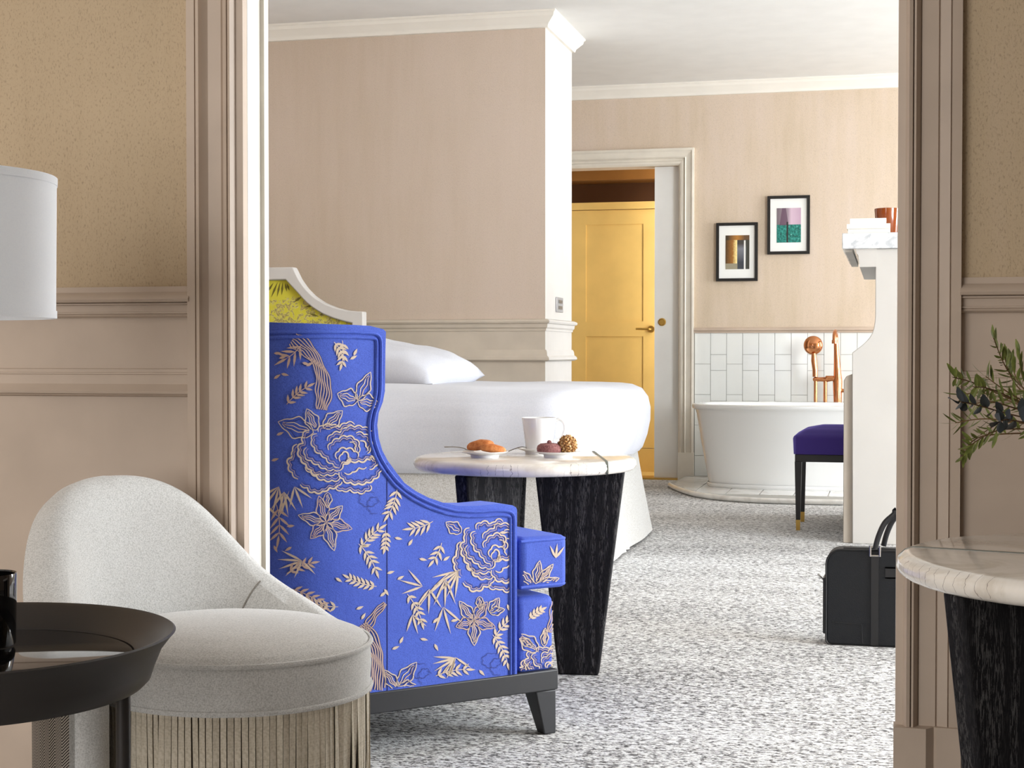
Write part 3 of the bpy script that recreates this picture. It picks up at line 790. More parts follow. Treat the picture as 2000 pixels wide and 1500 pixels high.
for i in range(1, 60):
    s = TOT*i/60
    if SA-.15 < min(s, TOT-s): bmesh.ops.bisect_plane(bm, geom=bm.verts[:]+bm.edges[:]+bm.faces[:], plane_co=(s, 0, 0), plane_no=(1, 0, 0))
for v in bm.verts: v.co.z = 0
flat = [v.co.copy() for v in bm.verts]
bm.verts.index_update()
faces = [[v.index for v in f.verts] for f in bm.faces]
bedges = [(e.verts[0].index, e.verts[1].index) for e in bm.edges if e.is_boundary]
bm.free()
TK = .085
bm = NB(); vo, vi = [], []
for c in flat:
    p, n = cpath(c.x); vo.append(bm.verts.new((p.x, p.y, c.y))); q = p-n*TK; vi.append(bm.verts.new((q.x, q.y, c.y)))
for fc in faces:
    bm.faces.new([vo[i] for i in fc]); bm.faces.new([vi[i] for i in fc[::-1]])
for a, b in bedges: bm.faces.new((vo[a], vo[b], vi[b], vi[a]))
sh = obj('shell', bm, BLUE, chair, 35, label='blue outer back and wings'); bevel(sh, .018, 4, 50)
sh.modifiers['bevel'].profile = .6
# piping along the inset outline (two cords)
pin = [(1004, 1316), (1004, 1003), (998, 999), (975, 997), (931, 1000), (890, 998), (857, 989), (828, 977), (800, 961), (776, 941), (757, 917), (742, 892), (731, 862), (728, 832), (732, 808), (741, 782), (743.5, 762), (744, 683), (744, 657), (737, 652), (700, 649.5), (647, 648), (600, 648), (560, 648.5), (526, 649)]
def shp(s, h, off=0):
    p, n = cpath(s); return V(p.x+n.x*off, p.y+n.y*off, h)
for dd in (0, .0105):
    pts = [csh(*p) for p in pin]
    P2d = []
    for (a0, b0), (a1, b1) in zip(pts, pts[1:]):
        m_ = max(1, int(math.hypot(a1-a0, b1-b0)/.006)); P2d += [V(a0+(a1-a0)*i/m_, b0+(b1-b0)*i/m_) for i in range(m_)]
    P2d.append(V(*pts[-1]))
    for _ in range(3): P2d = [P2d[0]]+[(P2d[i-1]+P2d[i]*2+P2d[i+1])/4 for i in range(1, len(P2d)-1)]+[P2d[-1]]
    if dd:
        Q = []
        for i, p in enumerate(P2d):
            a = P2d[max(0, i-1)]; b = P2d[min(len(P2d)-1, i+1)]; t = (b-a).normalized(); Q.append(p+V(t.y*1, -t.x*1)*dd*(1 if True else -1))
        P2d = [q for q in Q if min((q-p).length for p in P2d) > dd*.93]
    last = P2d[-1]; P2d += [V(last.x+(TOT/2-last.x)*i/8, last.y+.01*i/8) for i in range(1, 9)]
    bm = NB(); tube(bm, [shp(p.x, p.y, .001) for p in P2d], .0036, 6)
    obj('piping', bm, BLUE, chair, 60)
# vertical fabric seam
s755 = csh(756, 1100)[0]; bm = NB(); tube(bm, [shp(s755, h, .0) for h in (ZB, .4, csh(756, 905)[1])], .0012, 6); obj('seam', bm, THREADN, chair)
# seat base and T cushion
def cpt(a, b, z): return FC+D*a+E_*b+V(0, 0, z)
def tshape(f, r, w0, w1, tk, dep): return [(f, w0), (r, w0), (r, tk), (dep, tk), (dep, WT-tk), (r, WT-tk), (r, w1), (f, w1)]
zc1, zc0 = oz(1095, 1047, 0), None
zcu1, zcu0 = CZ-(1046-HOR)*3.53/3000, CZ-(1150-HOR)*3.53/3000
zap1 = CZ-(1163-HOR)*3.53/3000
bm = prism(NB(), tshape(.0, s_front-.004, .006, WT-.006, TK+.004, .70), lambda p: cpt(p[0], p[1], ZB), lambda p: cpt(p[0], p[1], zap1))
bevel(obj('seat_base', bm, BLUE, chair, 35), .018, 4, 50)
bm = prism(NB(), tshape(-.03, s_front-.008, -.004, WT+.004, TK+.006, .62), lambda p: cpt(p[0], p[1], zcu0), lambda p: cpt(p[0], p[1], zcu1))
cu = obj('seat_cushion', bm, BLUE, chair, 35); bevel(cu, .016, 4, 50)
for z in (zcu0+.009, zcu1-.009):
    bm = NB(); pts = [cpt(s_front-.008, -.003, z), cpt(-.012, -.003, z), cpt(-.021, .0005, z), cpt(-.026, .006, z), cpt(-.0285, .016, z), cpt(-.0285, WT-.02, z)]
    tube(bm, pts, .0034, 6); obj('cushion_piping', bm, BLUE, cu)
# inner back pad
bm = prism(NB(), [(.56, TK), (.70, TK+.06), (.70, WT-TK-.06), (.56, WT-TK)], lambda p: cpt(p[0], p[1], zcu0), lambda p: cpt(p[0]+.03, p[1], .86)); bevel(obj('back_pad', bm, BLUE, chair), .03, 3)
# black base rail and legs
rail = [(-.004, -.003), (SA, -.003)]+[(SA+RA*math.sin(a), RA-(RA+.003)*math.cos(a)) for a in [PI/2*i/8 for i in range(1, 9)]]
rail = rail+[(x, WT-y) for x, y in rail[::-1]]
bm = prism(NB(), rail, lambda p: cpt(p[0], p[1], .102), lambda p: cpt(p[0], p[1], ZB+.004))
bevel(obj('base_rail', bm, BLACKLAC, chair), .003)
for a, b, sa, sb in ((0, 0, 1, 1), (0, WT, 1, -1), (.66, .12, -1, 1), (.66, WT-.12, -1, -1)):
    bm = NB(); lo = [(0, 0), (.032, 0), (.032, .032), (0, .032)]; hi = [(0, 0), (.056, 0), (.056, .056), (0, .056)]
    A = [bm.verts.new(cpt(a+sa*x, b+sb*y, 0)) for x, y in lo]; B = [bm.verts.new(cpt(a+sa*x, b+sb*y, .102)) for x, y in hi]
    bm.faces.new(A[::-1]); bm.faces.new(B)
    for i in range(4): bm.faces.new((A[i], A[(i+1) % 4], B[(i+1) % 4], B[i]))
    bevel(obj('leg', bm, BLACKLAC, chair), .003)

# ---- embroidery: raised thread stitched on the shell, the cushion and the seat base
class Emb:
    def __init__(s, place, sc=1.0): s.place = place; s.bms = [NB(), NB(), NB()]
    def ribbon(s, pts, w, ci=0, taper=True):
        """pts in design pixels; w width in design pixels"""
        pts = [V(p[0], p[1]) for p in pts]; n = len(pts)
        if n < 2: return
        rows = []; bm = s.bms[ci]
        for i, p in enumerate(pts):
            t = (pts[min(n-1, i+1)]-pts[max(0, i-1)])
            if t.length < 1e-6: continue
            t.normalize(); nn = V(-t.y, t.x)
            ww = w*.5*((.35+.65*math.sin(PI*min(1, max(0, (i+.6)/n)))**.5) if taper else 1)
            a = s.place(p+nn*ww); b = s.place(p-nn*ww)
            if a is None or b is None: rows.append(None)
            else: rows.append((bm.verts.new(a), bm.verts.new(b)))
        for A, B in zip(rows, rows[1:]):
            if A and B: bm.faces.new((A[0], A[1], B[1], B[0]))
    def leaf(s, x, y, a, L, w, ci=0):
        d = V(math.cos(a), math.sin(a)); n_ = V(-d.y, d.x); bm = s.bms[ci]; o = V(x, y)
        q = [s.place(o+d*(L*t)+n_*(w*k)) for t, k in ((0, 0), (.3, .42), (.6, .38), (1, 0), (.6, -.38), (.3, -.42))]
        if any(p is None for p in q): return
        v = [bm.verts.new(p) for p in q]; bm.faces.new((v[0], v[1], v[5])); bm.faces.new((v[1], v[2], v[4], v[5])); bm.faces.new((v[2], v[3], v[4]))
    def spray(s, x, y, a, L, n=6, ll=20, curve=.3, ci=0, spread=.75, w=6):
        pts = []; p = V(x, y); an = a
        for i in range(13):
            pts.append(p.copy()); p = p+V(math.cos(an), math.sin(an))*(L/12); an += curve/12
        s.ribbon(pts, 1.8, ci)
        for i in range(n):
            t = (i+.7)/n; q = pts[min(12, int(t*12))]; aa = a+curve*t; l = ll*(1-.35*abs(t-.5))
            s.leaf(q.x, q.y, aa+spread, l, w, ci); s.leaf(q.x, q.y, aa-spread, l, w, ci)
        s.leaf(pts[-1].x, pts[-1].y, an, ll, w, ci)
    def bamboo(s, x, y, a, L, n=4, fan=1.2, ci=0):
        for i in range(n): s.leaf(x, y, a+fan*(i/(max(1, n-1))-.5), L*(1-.25*abs(i-(n-1)/2)/n), 5.2, ci)
    def wav(s, c, rx, ry, a0, a1, amp=.05, fr=18, w=3.5, ci=0, rot=0, sq=0):
        n = max(10, int(abs(a1-a0)*max(rx, ry)/2.4)); pts = []
        for i in range(n+1):
            a = a0+(a1-a0)*i/n; m = 1+amp*abs(math.sin(a*fr*.5))-amp*.5
            x, y = rx*m*math.cos(a), ry*m*math.sin(a)
            pts.append(V(c[0]+x*math.cos(rot)-y*math.sin(rot), c[1]+x*math.sin(rot)+y*math.cos(rot)))
        s.ribbon(pts, w, ci); return pts
    def rose(s, cx, cy, rx, ry, k=1.0, w=3.6):
        T = [((238,975),(205,1030),(210,1065),(178,1100),(180,1150),(200,1190),(245,1245)), ((262,1285),(310,1305),(350,1335),(420,1340),(480,1312),(545,1295),(572,1258)),
             ((330,870),(285,905),(288,960),(255,1000),(260,1060),(290,1110),(335,1160),(380,1215),(440,1245),(520,1250),(570,1235)), ((390,895),(355,930),(365,985),(395,1030),(440,1060),(490,1110),(560,1150)),
             ((310,1000),(300,1060),(330,1090),(400,1130),(470,1165),(560,1165)), ((400,880),(430,840),(500,830),(560,845),(620,815),(680,822)), ((470,950),(510,900),(570,885),(620,850),(690,845),(750,850),(810,882)),
             ((480,1020),(500,970),(560,935),(620,920),(680,940),(710,990),(700,1040)), ((545,1090),(550,1040),(590,1015),(650,1020),(690,1045),(700,1080)), ((570,1112),(580,1060),(605,1045),(630,1075),(620,1100),(575,1115)),
             ((690,890),(745,900),(790,930),(800,1000),(770,1040)), ((720,950),(760,980),(770,1030)), ((560,1180),(590,1130),(650,1105),(740,1100),(800,1080),(840,1100),(840,1140),(790,1160)), ((600,1195),(660,1190),(700,1160),(770,1150)),
             ((560,1190),(600,1250),(660,1270),(720,1275),(790,1260),(850,1220),(880,1160)), ((530,1300),(580,1330),(640,1325),(720,1345),(790,1320),(800,1290)), ((300,1150),(350,1190),(420,1205),(500,1205),(560,1192)), ((640,960),(680,990),(670,1030))]
        for i, st in enumerate(T):
            P = smoothline([V(cx+(x-600)/363*rx, cy+(y-1080)/276*ry) for x, y in st], 14)
            L = [0]
            for p, q in zip(P, P[1:]): L.append(L[-1]+(q-p).length)
            def off(d, k_):
                out = []
                for j, p in enumerate(P):
                    t = (P[min(len(P)-1, j+1)]-P[max(0, j-1)]).normalized(); nn = V(-t.y, t.x)
                    if nn.dot(V(cx, cy)-p) < 0: nn = -nn
                    out.append(p+nn*(d-k_*abs(math.sin(L[j]*.2))))
                return out
            s.ribbon(off(0, 3.6), w*(1.25 if i in (0, 1, 2, 12, 14) else 1.0), 0)
            if i not in (8, 9, 11, 13, 17):
                s.ribbon(off(w*1.7, 3.6)[2:-2], w*.42, 1); s.ribbon(off(w*2.7, 3.6)[3:-3], w*.4, 2)
        s.leaf(cx+.08*rx, cy+.16*ry, -1.3, ry*.2, rx*.12, 0)
    def petal(s, x, y, a, L, w, fill=3, ci=0):
        d = V(math.cos(a), math.sin(a)); n_ = V(-d.y, d.x); o = V(x, y)
        def edge(sg, k):
            out = []
            for i in range(15):
                t = i/14; ww = w*.5*k*math.sin(PI*t**.8)*(1+.14*math.sin(t*16)); out.append(o+d*L*(t*k+(1-k)*.15)+n_*ww*sg)
            return out
        for sg in (1, -1): s.ribbon(edge(sg, 1), 2.3, ci); s.ribbon(edge(sg, .82), 1.3, 2)
        for j in range(fill):
            kk = (j+.5)/fill*2-1; s.ribbon([o+d*L*(.12+.75*i/8)+n_*(w*.26*kk*math.sin(PI*(.1+.8*i/8))+1.3*math.sin(i*1.6)) for i in range(9)], 1.8, 1 if j % 2 else ci)
    def flower(s, x, y, L, a0=0, n=5, wr=.5):
        for i in range(n): s.petal(x, y, a0+2*PI*i/n, L*(1+.15*math.sin(i*2.3)), L*wr, 3, 0 if i % 2 else 1)
    def trunk(s, pts, w, n=6):
        P = smoothline([V(*p) for p in pts], 8); m = len(P)
        for j in range(n):
            k_ = (j/(n-1)-.5)*w; line = []
            for i, p in enumerate(P):
                t = (P[min(m-1, i+1)]-P[max(0, i-1)]).normalized(); line.append(p+V(-t.y, t.x)*(k_*(1+.25*math.sin(i*.33))+1.3*math.sin(i*.9+j)))
            s.ribbon(line, w/n*.62, 1, False)
            s.ribbon([q+V(w/n*.45, 0) for q in line], w/n*.22, 2, False)
    def done(s, parent, name='embroidery'):
        for bm, m, nm in zip(s.bms, (THREAD, THREAD2, THREADN), ('cream', 'rosy beige', 'navy')):
            if bm.faces:
                o = obj(name, bm, m, parent, 60, label='%s floral embroidery' % nm); o['kind'] = 'stuff'
            else: bm.free()
def inpoly(x, y):
    c = False; n = len(half_poly)
    for i in range(n):
        (x0, y0), (x1, y1) = half_poly[i], half_poly[i-1]
        if (y0 > y) != (y1 > y) and x < (x1-x0)*(y-y0)/(y1-y0)+x0: c = not c
    return c
half_poly = half+[(TOT/2, ZB)]
def on_shell(p):
    q = csh(p.x, p.y)
    if q is None: return None
    s, h = q
    if h < ZB+.006 or s < s_front+.014: return None
    if not (inpoly(s, h+.014) and inpoly(s-.012, h)): return None
    return shp(s, h, .0016)
em = Emb(on_shell)
em.rose(672, 894, 92, 70, w=2.9); em.rose(967, 1085, 68, 71, w=2.9)
em.trunk([(572, 662), (600, 682), (625, 720), (632, 765), (628, 800)], 24, 7)
em.trunk([(703, 1222), (728, 1260), (738, 1300), (735, 1352), (730, 1366)], 26, 7); em.trunk([(715, 1232), (728, 1205), (752, 1178)], 12, 4)
em.flower(637, 1020, 52, .25, 6, .46); em.flower(925, 1212, 44, .3, 5, .5)
em.petal(698, 783, PI+.35, 42, 34); em.petal(698, 783, -1.15, 62, 26, 2); em.petal(698, 783, .15, 42, 32)
em.petal(618, 840, -2.0, 46, 26); em.petal(612, 845, PI+.3, 72, 40); em.petal(632, 836, -.75, 50, 28)
em.petal(776, 1340, -.9, 60, 26, 2); em.petal(776, 1345, -.05, 42, 30); em.petal(776, 1345, -2.2, 46, 22)
em.petal(956, 1196, -1.0, 34, 20, 2); em.petal(956, 1196, -.2, 30, 16, 1); em.petal(900, 1040, PI+.6, 36, 24, 2)
em.petal(640, 962, 1.6, 30, 16, 2); em.petal(936, 1165, 1.5, 26, 14, 2)
for a in ((652, 668, .8, 26, 3, 18), (668, 665, 1.4, 44, 4, 17), (590, 672, 2.2, 40, 3, 30), (560, 790, -.9, 52, 5, 19), (705, 1070, -1.0, 50, 5, 20), (700, 1062, .8, 60, 5, 20),
          (775, 955, 1.7, 50, 5, 22), (845, 1018, 2.6, 40, 4, 24), (862, 1060, 1.8, 36, 3, 20), (735, 1145, PI+.1, 55, 6, 17), (570, 1150, .3, 70, 6, 20), (660, 1185, PI, 60, 5, 18),
          (965, 1245, -1.0, 55, 5, 18), (962, 1240, .9, 60, 6, 18), (850, 1320, -.4, 60, 5, 20), (905, 1330, -.2, 60, 5, 18), (795, 1160, .9, 60, 5, 18), (560, 1120, -.6, 50, 4, 20), (540, 985, 1.3, 60, 4, 30), (752, 1035, 1.4, 34, 4, 15)):
    em.spray(a[0], a[1], a[2], a[3], a[4], a[5], .4, 0 if a[0] > 640 else 1)
for a in ((895, 1115, 2.3, 60, 5), (870, 1130, 1.8, 60, 4), (838, 1150, 1.6, 50, 3), (865, 1185, 1.3, 56, 3), (825, 1145, 3.4, 48, 3), (805, 1200, 1.3, 40, 3), (890, 1285, 2.6, 50, 5), (888, 1283, 1.2, 42, 2), (590, 1095, 3.0, 50, 4), (590, 1095, 1.4, 40, 2),
          (545, 950, 2.0, 60, 4), (575, 950, 1.2, 46, 3), (555, 960, 1.6, 50, 4), (545, 1010, -1.8, 60, 2), (1000, 990, 1.9, 30, 3)):
    em.bamboo(*a)
em.ribbon(smoothline([V(810, 1195), V(840, 1155), V(870, 1125), (900, 1112)], 6), 2, 0)
rnd = random.Random(3)
for x, y, a in ((690, 695, -1.1), (683, 702, -.5), (770, 1050, .2), (797, 1066, -1.0), (818, 1091, .2), (865, 1095, -.6), (775, 1132, -.5), (755, 1120, -.3), (880, 1213, -.2), (845, 1217, -.8), (820, 1247, .2), (848, 1257, 1.1), (765, 1268, -.4), (780, 1257, -1.1), (935, 1308, .8), (730, 675, .1), (545, 700, -.3), (535, 740, -.6), (549, 730, .2), (590, 708, .3), (598, 715, -.5), (655, 1128, .6), (560, 1028, -.1), (535, 1065, 1.1), (570, 1068, 2.6), (750, 1150, 1), (742, 1165, -.7), (705, 1210, -1), (695, 1190, -.4), (742, 700, -.4), (535, 690, 0), (540, 850, -.4), (530, 900, -.3), (610, 1210, -.7), (700, 1290, .8), (697, 1320, -.7), (870, 1345, -.3), (990, 1180, 1.2), (975, 1040, 0)):
    em.leaf(x, y, a, 16, 6.5, 0 if x > 640 else 1)
for i in range(3):
    x, y = ((720, 975), (820, 1310), (960, 1290))[i]; em.wav((x, y), 18, 14, 0, 5.5, .2, 8, 1.0, 2); em.wav((x+10, y+12), 12, 16, 1, 6, .2, 8, 1.0, 2)
em.done(chair)
# cushion side and seat-base side
def on_side(off, smin, smax, z0, z1):
    def f(p):
        n = -E_; q = oplane(p.x, p.y, FC+n*off, n); s = (q-FC).dot(D)
        return q+n*.0012 if smin < s < smax and z0 < q.z < z1 else None
    return f
em = Emb(on_side(.0045, -.026, s_front-.01, zcu0+.014, zcu1-.014))
em.petal(1046, 1140, -1.4, 46, 18, 2); em.petal(1048, 1142, -.9, 52, 16, 3); em.petal(1050, 1142, -.3, 44, 16, 2); em.petal(1040, 1142, -2.3, 40, 16, 2); em.bamboo(1085, 1090, -1.2, 30, 4, 1.6)
em.done(cu)
em = Emb(on_side(-.0058, .004, s_front-.008, ZB+.008, zap1-.012))
em.rose(1075, 1304, 50, 42, w=2.6); em.trunk([(1084, 1175), (1080, 1205), (1072, 1235)], 12, 4); em.petal(1062, 1262, -1.5, 36, 14, 3); em.petal(1050, 1272, -2.4, 50, 30, 3); em.spray(1032, 1210, -.8, 30, 4, 14)
em.petal(1040, 1262, -2.6, 30, 14, 2)
em.done(bpy.data.objects['seat_base'], 'seat_embroidery')

# ================================================================ GREY SLIPPER CHAIR
GC = cam2(-.477, 2.60); fb = camdir(-.79, .613).normalized(); fs = camdir(.613, .79).normalized()
gch = thing('slipper_chair', 'pale grey upholstered low chair with a suede fringe round the seat', 'chair', GC)
def gpt(f_, s_, z): return GC+fb*f_+fs*s_+V(0, 0, z)      # f_: towards the back, s_: towards the right arm
RF, RS = .245, .222
def gell(a, k=1, z=0): return gpt(-RF*k*math.cos(a), RS*k*math.sin(a), z)    # a=0 front
ZW, ZL = .392, .318
bm = NB()
pr = [(1.0, ZL), (1.006, ZL+.02), (1.012, (ZW+ZL)/2), (1.004, ZW-.006), (1.0, ZW), (.96, ZW+.010), (.85, ZW+.020), (.6, ZW+.030), (.3, ZW+.034), (0.001, ZW+.035)]
def gl(u, v):
    i = v*(len(pr)-1); a = int(min(i, len(pr)-2)); t = i-a
    return gell(2*PI*u, pr[a][0]*(1-t)+pr[a+1][0]*t, pr[a][1]*(1-t)+pr[a+1][1]*t)
grid(bm, gl, 72, 27, cu=True); obj('seat', bm, GREYFAB, gch, 60)
for z, kk, r in ((ZW, 1.008, .0042), (ZL, 1.006, .0045)):
    bm = NB(); tube(bm, [gell(2*PI*i/72, kk, z) for i in range(72)], r, 6, closed=True); obj('welt', bm, GREYFAB, gch, 60)
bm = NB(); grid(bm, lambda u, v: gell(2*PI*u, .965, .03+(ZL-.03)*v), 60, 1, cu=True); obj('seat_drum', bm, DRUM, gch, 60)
# fringe: separate suede strips
sm = []
for j in range(4):
    b = NB(); w = .0098; rr = random.Random(j)
    rows = []
    for i in range(6):
        t = i/5; z = -t*(ZL-.012); ox_ = .004*t*math.sin(t*3+j)+rr.uniform(-.001, .001)*t; tw_ = .0012*math.sin(t*2.5+j*1.7)
        rows.append([b.verts.new((-w/2, -ox_-tw_, z)), b.verts.new((w/2, -ox_+tw_, z)), b.verts.new((w/2, -ox_+tw_+.0016, z)), b.verts.new((-w/2, -ox_-tw_+.0016, z))])
    for A, B in zip(rows, rows[1:]):
        for q in range(4): b.faces.new((A[q], A[(q+1) % 4], B[(q+1) % 4], B[q]))
    b.faces.new(rows[0]); b.faces.new(rows[-1][::-1]); bmesh.ops.recalc_face_normals(b, faces=b.faces)
    me = bpy.data.meshes.new('fringe_strip'); b.to_mesh(me); b.free(); me.materials.append(FRINGE); sm.append(me)
NS = 132
for i in range(NS):
    a = 2*PI*(i+.5)/NS
    if abs(a-PI) < .55: continue
    p = gell(a, .995, ZL-.002); q = gell(a+.01, .995, ZL-.002); t = (q-p).normalized()
    o = bpy.data.objects.new('fringe_strip', sm[rnd.randrange(4)]); link(o, gch)
    o.location = p-GC; o.rotation_euler = (rnd.uniform(-.015, .02), rnd.uniform(-.006, .006), math.atan2(t.y, t.x)+rnd.uniform(-.13, .13))
# wrapped back shell
htab = [(0, .638), (10, .636), (19, .625), (28.5, .598), (38, .550), (44, .508), (49.5, .476), (56, .448), (63, .425), (76, .396), (83, .376), (88, .36)]
def gback(al, kk, out=0):
    """al: azimuth from the back direction (deg), kk: 0 bottom .. 1 top"""
    a = math.radians(al); h1 = sum(interp(abs(al+q), htab) for q in (-9, -6, -3, 0, 3, 6, 9))/7; h0 = .03 if out else .36
    z = h0+(h1-h0)*kk
    lean = .055*max(0, (z-.38)/.28)
    r = .240+lean+((.080 if al < 0 else .058)-.02*max(0, (z-.4)/.26) if out else 0)
    return GC+fb*(r*math.cos(a)*1.04)+fs*(r*math.sin(a))+V(0, 0, z)
AL = 88; NA = 110
def al_of(u): return (2*u-1)*AL
bm = NB()
secs = 10
rings = []
for i in range(NA+1):
    al = al_of(i/NA); row = [gback(al, j/secs) for j in range(secs+1)]
    topi, topo = gback(al, 1), gback(al, 1, 1); mid = (topi+topo)/2+V(0, 0, .018)
    row[-1] = topi+V(0, 0, -.006)
    row += [topi.lerp(mid, .45)+V(0, 0, .006), mid, topo.lerp(mid, .45)+V(0, 0, .004)]
    row += [gback(al, 1-j/secs, 1) for j in range(secs+1)]
    rings.append([bm.verts.new(p) for p in row])
ni = secs+1+3
uvl = bm.loops.layers.uv.new('UVMap')
for i in range(NA):
    for j in range(len(rings[0])-1):
        f = bm.faces.new((rings[i][j], rings[i+1][j], rings[i+1][j+1], rings[i][j+1])); f.material_index = 1 if j >= ni else 0
        for lp, (ii, jj) in zip(f.loops, ((i, j), (i+1, j), (i+1, j+1), (i, j+1))): lp[uvl].uv = (ii/NA*.9, lp.vert.co.z)
# rounded arm ends
for e, sgn in ((0, -1), (NA, 1)):
    r_ = rings[e]; cap = bm.faces.new(r_ if sgn < 0 else r_[::-1]); cap.material_index = 0
obj('backrest', bm, [GREYFAB, HERR], gch, 50, label='wrapped grey back with herringbone outside')
# arm front posts
for sgn in (-1, 1):
    bm = NB()
    def post(u, v):
        z = .03+(interp(88, htab)+.012-.03)*v; c_ = (gback(sgn*AL, .0)+gback(sgn*AL, 0, 1))/2; tang = (fs*math.cos(math.radians(AL))*sgn-fb*math.sin(math.radians(AL))); rad_ = (fb*math.cos(math.radians(AL))+fs*sgn*math.sin(math.radians(AL)))
        a = 2*PI*u; k_ = 1 if v < .93 else .55
        p = c_+rad_*(.030*math.cos(a)*k_)+tang*(.022*math.sin(a)*k_); return V(p.x, p.y, z)
    R_ = grid(bm, post, 20, 14, cu=True); bm.faces.new([r[-1] for r in R_]); bm.faces.new([r[0] for r in R_][::-1]); obj('arm_post', bm, GREYFAB, gch, 50)
# seams on the inner back
for sgn in (1, -1):
    bm = NB(); pts = []
    for i in range(9):
        t = i/8; al = sgn*(55-9*t); kk = .18+.80*(1-t); p = gback(al, kk); pts.append(p-(fb*math.cos(math.radians(al))+fs*math.sin(math.radians(al)))*.0005)
    tube(bm, pts, .0017, 6); obj('seam', bm, plain_fabric('grey_seam', (130, 124, 116), (150, 144, 134), 300), gch)

# ================================================================ TRAY TABLE, TUMBLER, LAMP
TC = cam2(-.735, 2.07); TZ = .496
tr = thing('tray_table', 'round dark bronze tray table with a flared rim and glass top', 'table', TC)
RO = .274
bm = NB(); lathe(bm, [(0, TZ-.072), (RO-.042, TZ-.072), (RO-.034, TZ-.064), (RO-.028, TZ-.046), (RO-.018, TZ-.022), (RO-.004, TZ-.004), (RO, TZ), (RO-.003, TZ+.002), (RO-.012, TZ-.001), (RO-.034, TZ-.018), (RO-.052, TZ-.026), (RO-.056, TZ-.030), (RO-.056, TZ-.036), (0, TZ-.036)], TC, 96)
obj('tray', bm, TRAYM, tr, 40)
bm = NB(); lathe(bm, [(0, TZ-.036), (RO-.058, TZ-.036), (RO-.058, TZ-.031), (RO-.060, TZ-.030), (0, TZ-.030)], TC, 72); obj('glass_top', bm, BLACKGLASS, tr)
for i in range(3):
    a = phi+math.radians(-9)+i*2*PI/3; d = V(math.cos(a), math.sin(a), 0); p = TC+d*(RO-.054)
    bm = NB(); tube(bm, [p+V(0, 0, 0), p+V(0, 0, TZ-.066)], .0098, 14)
    obj('leg', bm, TRAYM, tr)
bm = NB(); tube(bm, [TC+V(math.cos(2*PI*i/48), math.sin(2*PI*i/48), 0)*(RO-.054)+V(0, 0, .012) for i in range(48)], .008, 8, closed=True); obj('foot_ring', bm, TRAYM, tr)
gz = TZ-.030; g = cam2(-.738, 2.16); bm = NB()
lathe(bm, [(0, 0), (.034, 0), (.0365, .003), (.0385, .1), (.038, .102), (.036, .1), (.034, .008), (0, .008)], g+V(0, 0, gz+.0006), 40)
tag(obj('tumbler', bm, BLACKGLASS, None, 40), 'black glass tumbler standing on the dark tray table', 'glass')
LC = cam2(-.116, 2.4); 
lz1 = CZ+(HOR-342)*2.4/3000; lz0 = CZ+(HOR-621)*2.4/3000
LC = cam2(-.2*0+ (107-1000)/3000*2.4-.206, 2.4)
lamp = thing('floor_lamp', 'floor lamp with a white drum shade beside the grey chair', 'lamp', LC)
bm = NB(); lathe(bm, [(.1985, lz0), (.2, lz0), (.2025, lz1), (.201, lz1), (.1985, lz0)], LC, 80); obj('lamp_shade', bm, SHADE, lamp, 40)
for z, r in ((lz0+.006, .2004), (lz1-.007, .2024)):
    bm = NB(); lathe(bm, [(r, z-.006), (r+.0012, z-.006), (r+.0014, z+.006), (r, z+.006), (r, z-.006)], LC, 80); obj('shade_band', bm, SHADE, lamp, 40)
bm = NB(); lathe(bm, [(0, .012), (.10, .012), (.12, .008), (.12, 0), (0, 0)], LC, 40); obj('base', bm, TRAYM, lamp)
bm = NB(); tube(bm, [LC+V(0, 0, .01), LC+V(0, 0, lz0+.1)], .008, 10)
for i in range(3):
    a = i*2*PI/3; tube(bm, [LC+V(0, 0, lz0+.09), LC+V(.1995*math.cos(a), .1995*math.sin(a), lz0+.09)], .003, 6)
obj('pole', bm, TRAYM, lamp)

# ================================================================ BRIEFCASE
bY = 4.70; b0 = oy(1613, 1247, bY); BW, BH, BD = .40, .288, .10
bag = thing('briefcase', 'black leather briefcase standing on the carpet by the right door casing', 'bag', (b0.x+BW/2, bY+BD/2, 0))
def rr2(w, h, r, n=6, rb=None):
    rb = rb or r; P = []
    for cx, cz, a0, q in ((w-rb, rb, -PI/2, rb), (w-r, h-r, 0, r), (r, h-r, PI/2, r), (rb, rb, PI, rb)):
        for i in range(n+1): a = a0+PI/2*i/n; P.append((cx+q*math.cos(a), cz+q*math.sin(a)))
    return P
bx = b0.x
body = rr2(BW, BH, .045, 7, .018)
bm = NB(); prism(bm, body, lambda p: (bx+p[0], bY, p[1]), lambda p: (bx+p[0], bY+BD, p[1]))
bevel(obj('body', bm, LEATHER, bag, 35), .006, 3, 50)
bm = NB(); tube(bm, [(bx+x, bY+.001, z) for x, z in rr2(BW, BH, .045, 7, .018)], .003, 6, closed=True); obj('edge_piping', bm, LEATHER2, bag)
bm = NB(); box(bm, bx-.010, bx+.004, bY+.012, bY+BD-.012, .03, .20); bevel(obj('gusset', bm, LEATHER2, bag), .004)
bm = NB(); tube(bm, [(bx+.05, bY+.03, BH+.0005), (bx+BW-.05, bY+.03, BH+.0005)], .004, 6); obj('zip', bm, LEATHER2, bag)
hx = oy(1709, 1100, bY).x-bx; zr_ = oy(1709, 1076, bY).z
